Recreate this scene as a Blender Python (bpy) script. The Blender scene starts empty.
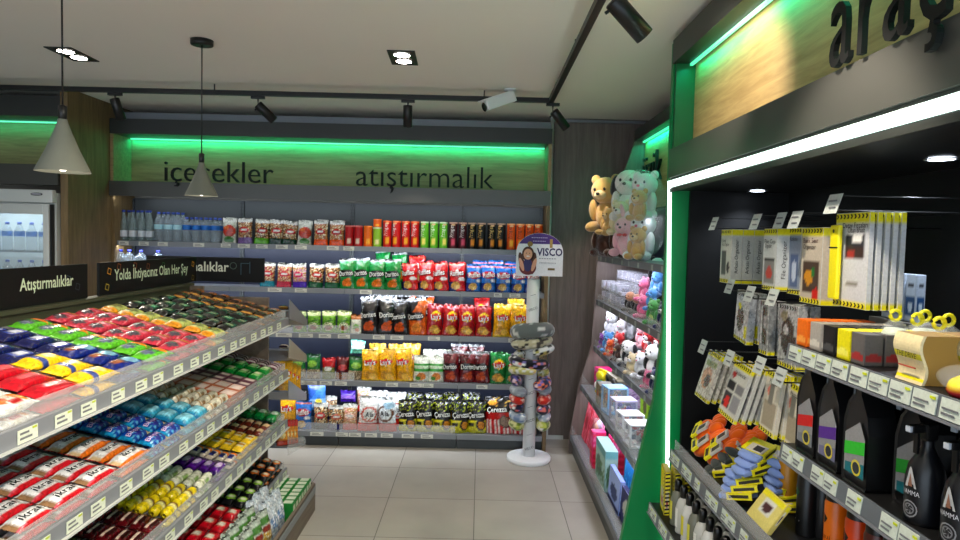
import bpy, bmesh, math, random
from mathutils import Matrix, Vector, Euler
random.seed(7)
C = bpy.context.scene.collection
PI = math.pi
R = math.radians

# ------------------------------------------------------------------ colour
def lin(c):
    c = c / 255.0
    return c / 12.92 if c <= 0.04045 else ((c + 0.055) / 1.055) ** 2.4
def S(r, g, b):
    return (lin(r), lin(g), lin(b))
WHITE = S(235, 235, 232); CREAM = S(236, 226, 196); BLACK = S(18, 18, 20); DGREY = S(52, 54, 58)
GREY = S(128, 130, 134); LGREY = S(188, 190, 194); RED = S(200, 22, 30); DRED = S(120, 14, 20)
ORANGE = S(240, 112, 18); YELLOW = S(246, 206, 22); GOLD = S(226, 160, 24); LIME = S(150, 200, 40)
GREEN = S(20, 130, 52); DGREEN = S(10, 80, 44); TEAL = S(20, 150, 165); CYAN = S(60, 180, 215)
BLUE = S(24, 70, 190); NAVY = S(16, 26, 92); SKY = S(130, 190, 230); PURPLE = S(92, 30, 150)
LILAC = S(178, 160, 214); PINK = S(240, 130, 160); HOT = S(228, 30, 120); ROSE = S(206, 70, 90)
BROWN = S(96, 54, 26); DBROWN = S(54, 30, 18); TAN = S(196, 150, 96); BEIGE = S(214, 190, 150)

# ------------------------------------------------------------------ materials
def principled(name):
    m = bpy.data.materials.new(name); m.use_nodes = True
    nt = m.node_tree; b = nt.nodes['Principled BSDF']
    return m, nt, b
def bump(nt, b, scale, strength, dist=0.002, coord='Object', detail=2.0):
    tc = nt.nodes.new('ShaderNodeTexCoord'); n = nt.nodes.new('ShaderNodeTexNoise')
    n.inputs['Scale'].default_value = scale; n.inputs['Detail'].default_value = detail
    bp = nt.nodes.new('ShaderNodeBump'); bp.inputs['Strength'].default_value = strength
    bp.inputs['Distance'].default_value = dist
    nt.links.new(tc.outputs[coord], n.inputs['Vector']); nt.links.new(n.outputs['Fac'], bp.inputs['Height'])
    nt.links.new(bp.outputs['Normal'], b.inputs['Normal'])
    return n
def vmat(name, rough, spec=0.5, bs=0, bd=0.002, bscale=60, coat=0, metal=0, sheen=0, pr=0.0, prs=70, gam=1.18):
    m, nt, b = principled(name)
    a = nt.nodes.new('ShaderNodeAttribute'); a.attribute_name = 'Col'
    g = nt.nodes.new('ShaderNodeGamma'); g.inputs['Gamma'].default_value = gam
    nt.links.new(a.outputs['Color'], g.inputs['Color'])
    if pr:      # fine printed artwork: small lighter and darker blotches of ink
        tc = nt.nodes.new('ShaderNodeTexCoord'); n = nt.nodes.new('ShaderNodeTexVoronoi'); n.inputs['Scale'].default_value = prs
        sep = nt.nodes.new('ShaderNodeSeparateColor'); r1 = nt.nodes.new('ShaderNodeMapRange')
        r1.inputs['To Min'].default_value = 1-pr; r1.inputs['To Max'].default_value = 1+pr*.5
        mx = nt.nodes.new('ShaderNodeMix'); mx.data_type = 'RGBA'; mx.blend_type = 'MULTIPLY'; mx.inputs[0].default_value = 1.0
        nt.links.new(tc.outputs['Object'], n.inputs['Vector']); nt.links.new(n.outputs['Color'], sep.inputs['Color'])
        nt.links.new(sep.outputs[0], r1.inputs['Value']); nt.links.new(g.outputs['Color'], mx.inputs[6]); nt.links.new(r1.outputs['Result'], mx.inputs[7])
        nt.links.new(mx.outputs[2], b.inputs['Base Color'])
    else: nt.links.new(g.outputs['Color'], b.inputs['Base Color'])
    b.inputs['Roughness'].default_value = rough; b.inputs['Specular IOR Level'].default_value = spec
    b.inputs['Coat Weight'].default_value = coat; b.inputs['Coat Roughness'].default_value = 0.15
    b.inputs['Metallic'].default_value = metal; b.inputs['Sheen Weight'].default_value = sheen
    if bs: bump(nt, b, bscale, bs, bd)
    return m
def cmat(name, col, rough=0.5, metal=0.0, var=0.08, vscale=8.0, bs=0.0, spec=0.5):
    m, nt, b = principled(name)
    tc = nt.nodes.new('ShaderNodeTexCoord'); n = nt.nodes.new('ShaderNodeTexNoise')
    n.inputs['Scale'].default_value = vscale; n.inputs['Detail'].default_value = 3
    mx = nt.nodes.new('ShaderNodeMix'); mx.data_type = 'RGBA'
    mx.inputs[6].default_value = (*[c * (1 - var) for c in col], 1); mx.inputs[7].default_value = (*[min(1, c * (1 + var)) for c in col], 1)
    nt.links.new(tc.outputs['Object'], n.inputs['Vector']); nt.links.new(n.outputs['Fac'], mx.inputs[0])
    nt.links.new(mx.outputs[2], b.inputs['Base Color'])
    b.inputs['Roughness'].default_value = rough; b.inputs['Metallic'].default_value = metal
    b.inputs['Specular IOR Level'].default_value = spec
    if bs: bump(nt, b, 40, bs)
    return m
def emat(name, col, strength):
    m = bpy.data.materials.new(name); m.use_nodes = True; nt = m.node_tree
    b = nt.nodes['Principled BSDF']
    b.inputs['Base Color'].default_value = (0.8, 0.8, 0.8, 1)
    b.inputs['Emission Color'].default_value = (*col, 1); b.inputs['Emission Strength'].default_value = strength
    return m
def woodmat(name, c1, c2, axis='Z', rough=0.5, plank=0.0):
    m, nt, b = principled(name)
    tc = nt.nodes.new('ShaderNodeTexCoord'); mp = nt.nodes.new('ShaderNodeMapping')
    sc = {'X': (1.2, 14, 14), 'Y': (14, 1.2, 14), 'Z': (14, 14, 1.2)}[axis]
    mp.inputs['Scale'].default_value = sc
    n = nt.nodes.new('ShaderNodeTexNoise'); n.inputs['Scale'].default_value = 2.2; n.inputs['Detail'].default_value = 8
    n.inputs['Roughness'].default_value = 0.65; n.inputs['Distortion'].default_value = 0.6
    n2 = nt.nodes.new('ShaderNodeTexNoise'); n2.inputs['Scale'].default_value = 2.5; n2.inputs['Detail'].default_value = 2
    cr = nt.nodes.new('ShaderNodeValToRGB'); cr.color_ramp.elements[0].position = 0.32; cr.color_ramp.elements[1].position = 0.68
    cr.color_ramp.elements[0].color = (*c1, 1); cr.color_ramp.elements[1].color = (*c2, 1)
    mx = nt.nodes.new('ShaderNodeMix'); mx.data_type = 'RGBA'; mx.blend_type = 'MULTIPLY'; mx.inputs[0].default_value = 0.35
    nt.links.new(tc.outputs['Object'], mp.inputs['Vector']); nt.links.new(mp.outputs['Vector'], n.inputs['Vector'])
    nt.links.new(tc.outputs['Object'], n2.inputs['Vector'])
    nt.links.new(n.outputs['Fac'], cr.inputs['Fac']); nt.links.new(cr.outputs['Color'], mx.inputs[6])
    nt.links.new(n2.outputs['Fac'], mx.inputs[7]); nt.links.new(mx.outputs[2], b.inputs['Base Color'])
    b.inputs['Roughness'].default_value = rough
    bp = nt.nodes.new('ShaderNodeBump'); bp.inputs['Strength'].default_value = 0.15; bp.inputs['Distance'].default_value = 0.002
    nt.links.new(n.outputs['Fac'], bp.inputs['Height']); nt.links.new(bp.outputs['Normal'], b.inputs['Normal'])
    return m
def clearmat(name, col=(1, 1, 1), rough=0.05, alpha=0.25, ior=1.3):
    # thin clear plastic: part see-through, part glossy film
    m, nt, b = principled(name)
    b.inputs['Base Color'].default_value = (*col, 1); b.inputs['Roughness'].default_value = rough
    b.inputs['Alpha'].default_value = alpha; b.inputs['IOR'].default_value = ior
    b.inputs['Specular IOR Level'].default_value = 1.0
    bump(nt, b, 25, 0.15, 0.003)
    return m

M = {}
M['film'] = vmat('printed_film', 0.25, 0.5, 0.55, 0.006, 34, coat=0.15, pr=.38, prs=90)
M['foil'] = vmat('shiny_foil_print', 0.18, 0.6, 0.9, 0.007, 42, coat=0.3, pr=.4, prs=90)
M['card'] = vmat('printed_card', 0.5, 0.4, pr=.08, prs=160)
M['plastic'] = vmat('moulded_plastic', 0.32, 0.5)
M['plush'] = vmat('plush_fabric', 0.95, 0.2, 0.8, 0.004, 160, sheen=0.6)
M['cloth'] = vmat('printed_cloth', 0.85, 0.2, 0.3, 0.002, 200, sheen=0.3)
M['metal_paint'] = cmat('shelf_grey_paint', S(128, 132, 140), 0.38, 0.3, 0.05)
M['shelf_dark'] = cmat('shelf_back_steel', S(28, 34, 56), 0.42, 0.2, 0.06)
M['fascia'] = cmat('fascia_grey_metal', S(76, 76, 72), 0.34, 0.35, 0.06)
M['dark_fascia'] = cmat('dark_grey_laminate', S(48, 50, 48), 0.42, 0.1, 0.08)
M['black'] = cmat('black_paint', S(16, 16, 17), 0.4, 0.1, 0.1)
M['black_matte'] = cmat('black_laminate', S(10, 11, 12), 0.6, 0.0, 0.15, spec=0.25)
M['rail'] = cmat('price_rail_plastic', S(126, 130, 136), 0.35, 0.0, 0.06)
M['rail_dark'] = cmat('price_rail_grey', S(92, 98, 104), 0.35, 0.0, 0.06)
M['kick'] = cmat('kickplate_grey', S(62, 67, 69), 0.4, 0.2, 0.06)
M['gwood'] = woodmat('gondola_wood', S(104, 90, 78), S(136, 120, 104), 'Y')
M['olive'] = cmat('olive_laminate', S(62, 66, 48), 0.5, 0.0, 0.08)
M['wood_wall'] = woodmat('oak_wall_panel', S(104, 84, 52), S(142, 116, 76), 'Z')
M['wood_dark'] = woodmat('smoked_oak_panel', S(98, 86, 80), S(128, 114, 106), 'Z')
M['wood_sign'] = woodmat('oak_sign_board', S(138, 118, 78), S(178, 152, 106), 'X')
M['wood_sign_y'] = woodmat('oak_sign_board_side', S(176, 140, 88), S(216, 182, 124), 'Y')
M['green_panel'] = cmat('green_laminate', S(0, 128, 66), 0.35, 0.0, 0.04)
M['green_shaded'] = cmat('shaded_green_laminate', S(0, 88, 46), 0.4, 0.0, 0.05)  # same green laminate, with the shade of the sign recess put into its colour
M['white'] = cmat('white_plastic', S(222, 224, 226), 0.35, 0.0, 0.03)
M['white_metal'] = cmat('white_painted_metal', S(205, 208, 205), 0.35, 0.1, 0.03)
M['cement'] = cmat('cement_shade', S(104, 107, 96), 0.8, 0.0, 0.08, 20)
M['glass'] = clearmat('cabinet_glass', (0.75, 0.9, 0.95), 0.03, 0.16)
M['acrylic'] = clearmat('clear_acrylic', (0.86, 0.88, 0.9), 0.08, 0.22)
M['pet'] = clearmat('clear_bottle_plastic', (0.42, 0.50, 0.56), 0.06, 0.30)
M['petgreen'] = clearmat('tinted_bottle_plastic', (0.28, 0.36, 0.36), 0.06, 0.38)
M['wrap'] = clearmat('clear_wrap', (0.92, 0.97, 0.95), 0.15, 0.11)
M['led_white'] = emat('led_white', (0.93, 1.0, 0.98), 2.5)
M['led_portal'] = emat('led_portal_strip', (0.74, 1.0, 0.88), 1.9)
M['led_green'] = emat('led_green', (0.03, 1.0, 0.45), 0.85)
M['lamp_glow'] = emat('downlight_glow', (1.0, 0.93, 0.82), 30.0)
M['spot_glow'] = emat('spot_lens_glow', (1.0, 0.95, 0.9), 6.0)
M['spot_cool'] = emat('cool_spot_glow', (0.8, 0.88, 1.0), 9.0)
M['pend_glow'] = emat('pendant_bulb_glow', (1.0, 0.9, 0.7), 1.2)
M['ceiling'] = cmat('ceiling_paint', S(240, 234, 222), 0.9, 0.0, 0.02, 2)
M['wallpaint'] = cmat('wall_paint', S(150, 146, 138), 0.9, 0.0, 0.03, 2)

def floor_mat():
    m, nt, b = principled('porcelain_floor_tile')
    tc = nt.nodes.new('ShaderNodeTexCoord'); mp = nt.nodes.new('ShaderNodeMapping')
    mp.inputs['Location'].default_value = (0.0, -0.26, 0)
    br = nt.nodes.new('ShaderNodeTexBrick'); br.offset = 0.0; br.squash = 1.0
    br.inputs['Scale'].default_value = 1.0; br.inputs['Brick Width'].default_value = 0.6; br.inputs['Row Height'].default_value = 0.6
    br.inputs['Mortar Size'].default_value = 0.0028; br.inputs['Mortar Smooth'].default_value = 0.1
    br.inputs['Color1'].default_value = (*S(158, 152, 143), 1); br.inputs['Color2'].default_value = (*S(166, 161, 152), 1)
    br.inputs['Mortar'].default_value = (*S(92, 88, 82), 1)
    n = nt.nodes.new('ShaderNodeTexNoise'); n.inputs['Scale'].default_value = 3; n.inputs['Detail'].default_value = 6
    mx = nt.nodes.new('ShaderNodeMix'); mx.data_type = 'RGBA'; mx.blend_type = 'OVERLAY'; mx.inputs[0].default_value = 0.22
    nt.links.new(tc.outputs['Object'], mp.inputs['Vector']); nt.links.new(mp.outputs['Vector'], br.inputs['Vector'])
    nt.links.new(tc.outputs['Object'], n.inputs['Vector'])
    nt.links.new(br.outputs['Color'], mx.inputs[6]); nt.links.new(n.outputs['Fac'], mx.inputs[7])
    nt.links.new(mx.outputs[2], b.inputs['Base Color']); b.inputs['Roughness'].default_value = 0.42
    bp = nt.nodes.new('ShaderNodeBump'); bp.inputs['Strength'].default_value = 0.3; bp.invert = True; bp.inputs['Distance'].default_value = 0.002
    nt.links.new(br.outputs['Fac'], bp.inputs['Height']); nt.links.new(bp.outputs['Normal'], b.inputs['Normal'])
    return m
M['floor'] = floor_mat()

# ------------------------------------------------------------------ text geometry
_tc = {}
def textgeo(s, thin=0.0, res=2):
    k = (s, thin, res)
    if k in _tc: return _tc[k]
    vs3, fs = textmesh(s, 0.0, thin, res)
    vs = [(v[0], v[1]) for v in vs3]
    if not vs: vs = [(0, 0)]; fs = []
    _tc[k] = (vs, fs)
    return _tc[k]
def textmesh(s, depth, thin=0.0, res=3):
    # letters the font lacks are drawn as their base letter plus cedilla or dot
    base = s.replace('ş', 's').replace('Ş', 'S').replace('İ', 'I')
    if base != s:
        vs, fs = textmesh(base, depth, thin, res)
        for i, ch in enumerate(s):
            if ch not in 'şŞİ': continue
            pv = textmesh(base[:i+1], 0, 0, 1)[0]; cv = textmesh(base[i], 0, 0, 1)[0]
            xr = max(p[0] for p in pv); xm = xr - (max(p[0] for p in cv) - min(p[0] for p in cv)) / 2
            if ch == 'İ': ov, of = textmesh('.', depth, thin, res); dy = .80
            else: ov, of = textmesh(',', depth, thin, res); dy = -.10
            oc = (max(p[0] for p in ov) + min(p[0] for p in ov)) / 2; n = len(vs)
            vs = vs + [(p[0]-oc+xm, p[1]+dy, p[2]) for p in ov]; fs = fs + [tuple(n+k for k in f) for f in of]
        return vs, fs
    cu = bpy.data.curves.new('t', 'FONT'); cu.body = s; cu.resolution_u = res; cu.extrude = depth / 2; cu.offset = -thin
    ob = bpy.data.objects.new('t', cu); C.objects.link(ob)
    me = bpy.data.meshes.new_from_object(ob)
    vs = [tuple(v.co) for v in me.vertices]; fs = [tuple(p.vertices) for p in me.polygons]
    bpy.data.objects.remove(ob); bpy.data.curves.remove(cu); bpy.data.meshes.remove(me)
    return vs, fs

# ------------------------------------------------------------------ mesh builder
I4 = Matrix.Identity(4)
def T(x, y, z): return Matrix.Translation((x, y, z))
def RX(a): return Matrix.Rotation(a, 4, 'X')
def RY(a): return Matrix.Rotation(a, 4, 'Y')
def RZ(a): return Matrix.Rotation(a, 4, 'Z')
KIDS = {}
class MB:
    def __init__(s): s.v = []; s.f = []; s.mi = []; s.c = []; s.sm = []
    def add(s, vs, fs, col=WHITE, m=0, X=None, smooth=True, flip=False):
        o = len(s.v)
        for i, v in enumerate(vs):
            p = Vector(v)
            if X is not None: p = X @ p
            s.v.append(p)
            s.c.append(col[i] if isinstance(col, list) else col)
        for f in fs:
            f = tuple(o + k for k in f)
            s.f.append(f[::-1] if flip else f); s.mi.append(m); s.sm.append(smooth)
        return s
    def box(s, x0, x1, y0, y1, z0, z1, col=WHITE, m=0, X=None, b=0.0):
        if b > 0:
            bm = bmesh.new(); bmesh.ops.create_cube(bm, size=1)
            for v in bm.verts: v.co = Vector((x0 + (v.co.x + .5) * (x1 - x0), y0 + (v.co.y + .5) * (y1 - y0), z0 + (v.co.z + .5) * (z1 - z0)))
            b = min(b, .45 * min(x1 - x0, y1 - y0, z1 - z0))
            bmesh.ops.bevel(bm, geom=bm.edges[:] , offset=b, segments=2, affect='EDGES', profile=0.7)
            vs = [v.co.copy() for v in bm.verts]; bm.verts.index_update(); fs = [tuple(v.index for v in f.verts) for f in bm.faces]; bm.free()
            return s.add(vs, fs, col, m, X, False)
        vs = [(x0, y0, z0), (x1, y0, z0), (x1, y1, z0), (x0, y1, z0), (x0, y0, z1), (x1, y0, z1), (x1, y1, z1), (x0, y1, z1)]
        fs = [(0, 3, 2, 1), (4, 5, 6, 7), (0, 1, 5, 4), (1, 2, 6, 5), (2, 3, 7, 6), (3, 0, 4, 7)]
        return s.add(vs, fs, col, m, X, False)
    def cbox(s, c, d, col=WHITE, m=0, X=None, b=0.0):
        return s.box(c[0]-d[0]/2, c[0]+d[0]/2, c[1]-d[1]/2, c[1]+d[1]/2, c[2]-d[2]/2, c[2]+d[2]/2, col, m, X, b)
    def prism(s, pts, axis, a0, a1, col=WHITE, m=0, X=None):
        # pts: 2D outline; axis the extrusion axis; pts fill the other two axes in order
        def mk(p, a):
            if axis == 'x': return (a, p[0], p[1])
            if axis == 'y': return (p[0], a, p[1])
            return (p[0], p[1], a)
        n = len(pts); vs = [mk(p, a0) for p in pts] + [mk(p, a1) for p in pts]
        fs = [tuple(range(n)), tuple(range(2*n-1, n-1, -1))] + [(i, i + n, (i+1) % n + n, (i+1) % n) for i in range(n)]
        return s.add(vs, fs, col, m, X, False)
    def lathe(s, prof, col=WHITE, n=16, m=0, X=None, caps=True):
        # col may be a function (angle, z); angle 0 faces -Y
        vs = []; cs = []
        for r, z in prof:
            for i in range(n):
                a = 2 * PI * i / n
                vs.append((r * math.sin(a), -r * math.cos(a), z))
                cs.append(col(((a + PI) % (2*PI)) - PI, z) if callable(col) else col)
        fs = []
        for j in range(len(prof) - 1):
            for i in range(n):
                fs.append((j*n+i, j*n+(i+1) % n, (j+1)*n+(i+1) % n, (j+1)*n+i))
        if caps:
            fs.append(tuple(range(n-1, -1, -1))); fs.append(tuple((len(prof)-1)*n+i for i in range(n)))
        return s.add(vs, fs, cs, m, X)
    def ell(s, c, r, col=WHITE, m=0, X=None, n=14, k=10, rot=None):
        vs = []; fs = []
        Q = T(*c) @ (rot or I4)
        if X is not None: Q = X @ Q
        for j in range(1, k):
            ph = PI * j / k
            for i in range(n):
                a = 2*PI*i/n; vs.append((r[0]*math.sin(ph)*math.cos(a), r[1]*math.sin(ph)*math.sin(a), -r[2]*math.cos(ph)))
        vs += [(0, 0, -r[2]), (0, 0, r[2])]; b = len(vs)-2
        for j in range(k-2):
            for i in range(n): fs.append((j*n+i, j*n+(i+1) % n, (j+1)*n+(i+1) % n, (j+1)*n+i))
        for i in range(n): fs.append((b, (i+1) % n, i)); fs.append((b+1, (k-2)*n+i, (k-2)*n+(i+1) % n))
        return s.add(vs, fs, col, m, Q)
    def tube(s, path, r, col=WHITE, n=8, m=0, X=None, art=None):
        path = [Vector(p) for p in path]; rs = r if isinstance(r, list) else [r]*len(path)
        vs = []; cs = []; up = Vector((0, 0, 1))
        for j, p in enumerate(path):
            t = (path[min(j+1, len(path)-1)] - path[max(j-1, 0)]).normalized()
            u = t.cross(up)
            if u.length < 1e-3: u = t.cross(Vector((1, 0, 0)))
            u.normalize(); w = u.cross(t).normalized()
            for i in range(n):
                a = 2*PI*i/n; vs.append(p + (u*math.cos(a) + w*math.sin(a))*rs[j])
                cs.append(art(j/(len(path)-1), i/n) if art else col)
        fs = [(j*n+i, j*n+(i+1) % n, (j+1)*n+(i+1) % n, (j+1)*n+i) for j in range(len(path)-1) for i in range(n)]
        fs += [tuple(range(n-1, -1, -1)), tuple((len(path)-1)*n+i for i in range(n))]
        return s.add(vs, fs, cs, m, X)
    def text(s, txt, size, pos, col, m=0, X=None, fn=None, width=None, thin=0.0, center=True, shear=0.0):
        vs, fs = textgeo(txt, thin); xs = [v[0] for v in vs]; w = max(xs) - min(xs) or 1
        k = size; kx = size
        if width: kx = width / w
        ox = -(max(xs)+min(xs))/2*kx if center else 0
        out = []
        for x, y in vs:
            px = x*kx + ox + pos[0] + shear*y*k; py = y*k + pos[1]
            out.append(fn(px, py) if fn else (px, py, pos[2] if len(pos) > 2 else 0))
        return s.add(out, fs, col, m, X, False)
    def build(s, name, mats, parent=None, loc=None, rot=None):
        me = bpy.data.meshes.new(name)
        me.from_pydata([tuple(v) for v in s.v], [], s.f)
        mats = mats if isinstance(mats, (list, tuple)) else [mats]
        for q in mats: me.materials.append(M[q] if isinstance(q, str) else q)
        me.polygons.foreach_set('material_index', s.mi); me.polygons.foreach_set('use_smooth', s.sm)
        ca = me.color_attributes.new('Col', 'FLOAT_COLOR', 'POINT')
        buf = []
        for c in s.c: buf += [c[0], c[1], c[2], 1.0]
        ca.data.foreach_set('color', buf); me.update()
        ob = bpy.data.objects.new(name, me); C.objects.link(ob)
        if parent:
            ob.parent = parent; KIDS.setdefault(parent.name, []).append(ob)
        if loc: ob.location = loc
        if rot: ob.rotation_euler = rot
        return ob

def short(t):
    for a in (', first from the left', ', second from the left', ', third from the left', ', fourth from the left'):
        if len(t.split()) > 16 and t.endswith(a): t = t[:-len(a)] + a.replace('the ', '')
    while len(t.split()) > 16 and ' the ' in t:
        i = t.rindex(' the '); t = t[:i] + t[i+4:]
    return t
def tag(o, label=None, cat=None, group=None, kind=None):
    if label: label = short(label)
    if label: o['label'] = label
    if cat: o['category'] = cat
    if group: o['group'] = group
    if kind: o['kind'] = kind
    return o
def empty(name, loc=(0, 0, 0), rot=(0, 0, 0)):
    o = bpy.data.objects.new(name, None); C.objects.link(o); o.location = loc; o.rotation_euler = rot; o.empty_display_size = 0.05
    return o
def struct(name, mb, mats): return tag(mb.build(name, mats), kind='structure')
def copy_tree(o, parent=None):
    c = o.copy(); C.objects.link(c)
    if parent: c.parent = parent
    for ch in KIDS.get(o.name, []): KIDS.setdefault(c.name, []).append(copy_tree(ch, c))
    return c
PROTO = {}
def place(kind, maker, loc, rot=(0, 0, 0), label=None, cat=None, group=None, scale=None):
    if kind in PROTO: o = copy_tree(PROTO[kind])
    else:
        o = maker(); PROTO[kind] = o
    o.location = loc; o.rotation_euler = rot; o.scale = scale or (1, 1, 1)
    for k in ('label', 'category', 'group'):
        if k in o: del o[k]
    return tag(o, label, cat, group)

# ------------------------------------------------------------------ printed art
def hsh(x, y, s=0):
    n = math.sin(x*127.1 + y*311.7 + s*74.7) * 43758.5453
    return n - math.floor(n)
def A(base, *layers):
    def f(u, v):
        c = base
        for L in layers:
            t = L[0]
            if t == 'band' and L[1] <= v <= L[2]: c = L[3]
            elif t == 'rect' and L[1] <= u <= L[3] and L[2] <= v <= L[4]: c = L[5]
            elif t == 'ell' and ((u-L[1])/L[3])**2 + ((v-L[2])/L[4])**2 <= 1: c = L[5]
            elif t == 'ring' and .6 <= ((u-L[1])/L[3])**2 + ((v-L[2])/L[4])**2 <= 1: c = L[5]
            elif t == 'stripe' and int(u*L[1]) % 2 == 0 and L[2] <= v <= L[3]: c = L[4]
            elif t == 'vstripe' and int(v*L[1]) % 2 == 0: c = L[2]
            elif t == 'speck' and L[2] <= v <= L[3] and hsh(int(u*22), int(v*30), L[1]) < L[4]: c = L[5]
            elif t == 'diag' and v - L[1] > (u-.5)*L[2]: c = L[3]
            elif t == 'chev' and L[1] <= v <= L[2] and int((u + abs(v-(L[1]+L[2])/2)/(L[2]-L[1])*.12)*L[3]) % 2 == 0: c = L[4]
        return c
    return f

def wrapfn(L, W, Tk, p=3.0, q=1.6, bottom=0.0, top=0.0):
    def th(x, y):
        a = min(1, abs(2*x/W)); v = y/L + .5
        if bottom: e0 = min(1, max(0, (v-.04)/.30)); e1 = min(1, max(0, (.95-v)/.34))
        else: e0 = min(1, max(0, (v-.075)/.20)); e1 = min(1, max(0, (.925-v)/.20))
        g = (e0 ** .55 if bottom == 0 else max(bottom, e0 ** .4)) * e1 ** (.6 + top)
        return Tk/2 * max(0, 1-a**p) ** (1/q) * g + .0008
    return th
def add_wrap(mb, L, W, Tk, art, X, nu=10, nv=16, m=0, wr=0.06, seed=1, bottom=0.0, pinch=0.0, back=None, top=0.0):
    """closed flow-wrap pouch, local x across, y along, z thick; art(u,v) prints the front"""
    th = wrapfn(L, W, Tk, p=2.4 if bottom else 2.8, q=1.8, bottom=bottom, top=top)
    vs = []; cs = []; ring = 2*nu
    for j in range(nv+1):
        v = j/nv; y = (v-.5)*L
        w = W*(1 - pinch*math.sin(PI*v)**2*0 - pinch*(4*(v-.5)**2 if True else 0)*0)
        edge = abs(2*v-1)
        for i in range(ring):
            if i < nu: u = i/nu; sgn = 1
            else: u = 1-(i-nu)/nu; sgn = -1
            x = (u-.5)*W
            bul = 1 - pinch*(1-edge**4)
            n = (hsh(i, j, seed)-.5)*wr*Tk*(0.3+edge)
            cr = 1 - .42*max(0, edge-.45)/.55*(i % 2)*(1-abs(2*u-1)**3)
            z = sgn*(th(x, y)*cr + n*(1-abs(2*u-1)**4)*.5)
            if bottom: x *= 1 - .07*math.sin(PI*min(1, v*1.05))**2 + (.03*(hsh(j, seed, 3)-.5))
            else: x *= 1 - .10*math.exp(-((edge-.80)/.09)**2)
            yy = y
            if bottom and j >= nv-1: yy += .012*(hsh(seed, i//3, 7)-.5) ; z += .012*math.sin(i*1.3+seed)*(1-abs(2*u-1))
            if j in (0, nv): yy += (.004 if i % 2 else -.002) * min(1, L/.2)
            vs.append((x*bul, yy, z)); cs.append(art(u, v) if sgn > 0 else (back(u, v) if back else art(1-u if False else u, v)))
    fs = []
    for j in range(nv):
        for i in range(ring):
            fs.append((j*ring+i, j*ring+(i+1) % ring, (j+1)*ring+(i+1) % ring, (j+1)*ring+i))
    fs += [tuple(range(ring-1, -1, -1)), tuple(nv*ring+i for i in range(ring))]
    # orientation: front normals should point +z
    mb.add(vs, fs, cs, m, X, True)
    return th
# frames: STAND puts local x->X, y->Z, z->-Y (front faces the aisle at -Y)
STAND = Matrix(((1, 0, 0, 0), (0, 0, -1, 0), (0, 1, 0, 0), (0, 0, 0, 1)))
# FACEX: front faces -X, reading toward -Y... x->-Y
FACEX = Matrix(((0, 0, -1, 0), (-1, 0, 0, 0), (0, 1, 0, 0), (0, 0, 0, 1)))
# LIE: long axis along Y, thickness up; x->X
LIE = I4
# text on lying packs reads towards +Y with its top towards -X
def lie_text(mb, th, txt, size, along, across, col, width=None, m=0, eps=.0016, thin=0):
    def fn(px, py):
        X = -py; Y = px
        return (X, Y, th(X, Y) + eps)
    mb.text(txt, size, (along, across), col, m, fn=fn, width=width, thin=thin)
def stand_text(mb, th, txt, size, x, y, col, width=None, m=0, eps=.0025, X=None, zc=0, thin=0, rot=0.0):
    ca, sa = math.cos(rot), math.sin(rot)
    def fn(px, py):
        a, b = px*ca - py*sa + x, px*sa + py*ca + y
        return (a, b, th(a, b) + eps)
    mb.text(txt, size, (0, 0), col, m, X=X, fn=fn, width=width, thin=thin)
ORD = ['first', 'second', 'third', 'fourth', 'fifth', 'sixth', 'seventh', 'eighth', 'ninth', 'tenth', 'eleventh', 'twelfth', 'thirteenth', 'fourteenth']
NUM = ['zero', 'one', 'two', 'three', 'four', 'five', 'six', 'seven', 'eight', 'nine', 'ten']

# ------------------------------------------------------------------ camera
CAMH = 1.82; FOC = 650.0; PIT = math.atan(31/650); ROLL = 0.024
camd = bpy.data.cameras.new('camera'); camd.sensor_width = 36; camd.lens = FOC/960*36; camd.clip_start = 0.05
cam = bpy.data.objects.new('camera', camd); C.objects.link(cam)
cF = Vector((0, math.cos(PIT), -math.sin(PIT))); cU0 = Vector((0, math.sin(PIT), math.cos(PIT))); cX = Vector((1, 0, 0))
cR = math.cos(ROLL)*cX + math.sin(ROLL)*cU0; cU = -math.sin(ROLL)*cX + math.cos(ROLL)*cU0
mw = Matrix((( cR.x, cU.x, -cF.x, 0), (cR.y, cU.y, -cF.y, 0), (cR.z, cU.z, -cF.z, CAMH), (0, 0, 0, 1)))
cam.matrix_world = mw
bpy.context.scene.camera = cam
camd.dof.use_dof = False
def at(px, py, x=None, y=None, z=None):
    "surveyed point on a known plane of the shop (x, y or z given), read off the photograph"
    d = cF + cR*((px-480)/FOC) - cU*((py-270)/FOC)
    t = x/d.x if x is not None else (y/d.y if y is not None else (z-CAMH)/d.z)
    return Vector((0, 0, CAMH)) + d*t

sc = bpy.context.scene
sc.view_settings.view_transform = 'Standard'; sc.view_settings.look = 'None'; sc.view_settings.gamma = 1; sc.view_settings.exposure = 0.45
w = bpy.data.worlds.new('shop_daylight'); sc.world = w; w.use_nodes = True
wn = w.node_tree; bg = wn.nodes['Background']; bg.inputs['Color'].default_value = (0.72, 0.86, 1.0, 1); bg.inputs['Strength'].default_value = 1.7

# ------------------------------------------------------------------ the room
CEIL = 2.92; BACK = 6.1
struct('floor', MB().box(-6, 1.9, -2.5, BACK, -0.1, 0), 'floor')
struct('ceiling', MB().box(-6, 1.9, -2.5, BACK, CEIL, CEIL+.1), 'ceiling')
struct('wall_back', MB().box(-6, 1.9, BACK, BACK+.1, 0, CEIL), 'wallpaint')
struct('wall_right', MB().box(1.9, 2.0, -2.5, BACK+.1, 0, CEIL), 'wallpaint')
struct('wall_left', MB().box(-6.1, -6, -2.5, BACK+.1, 0, CEIL), 'wallpaint')
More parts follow.
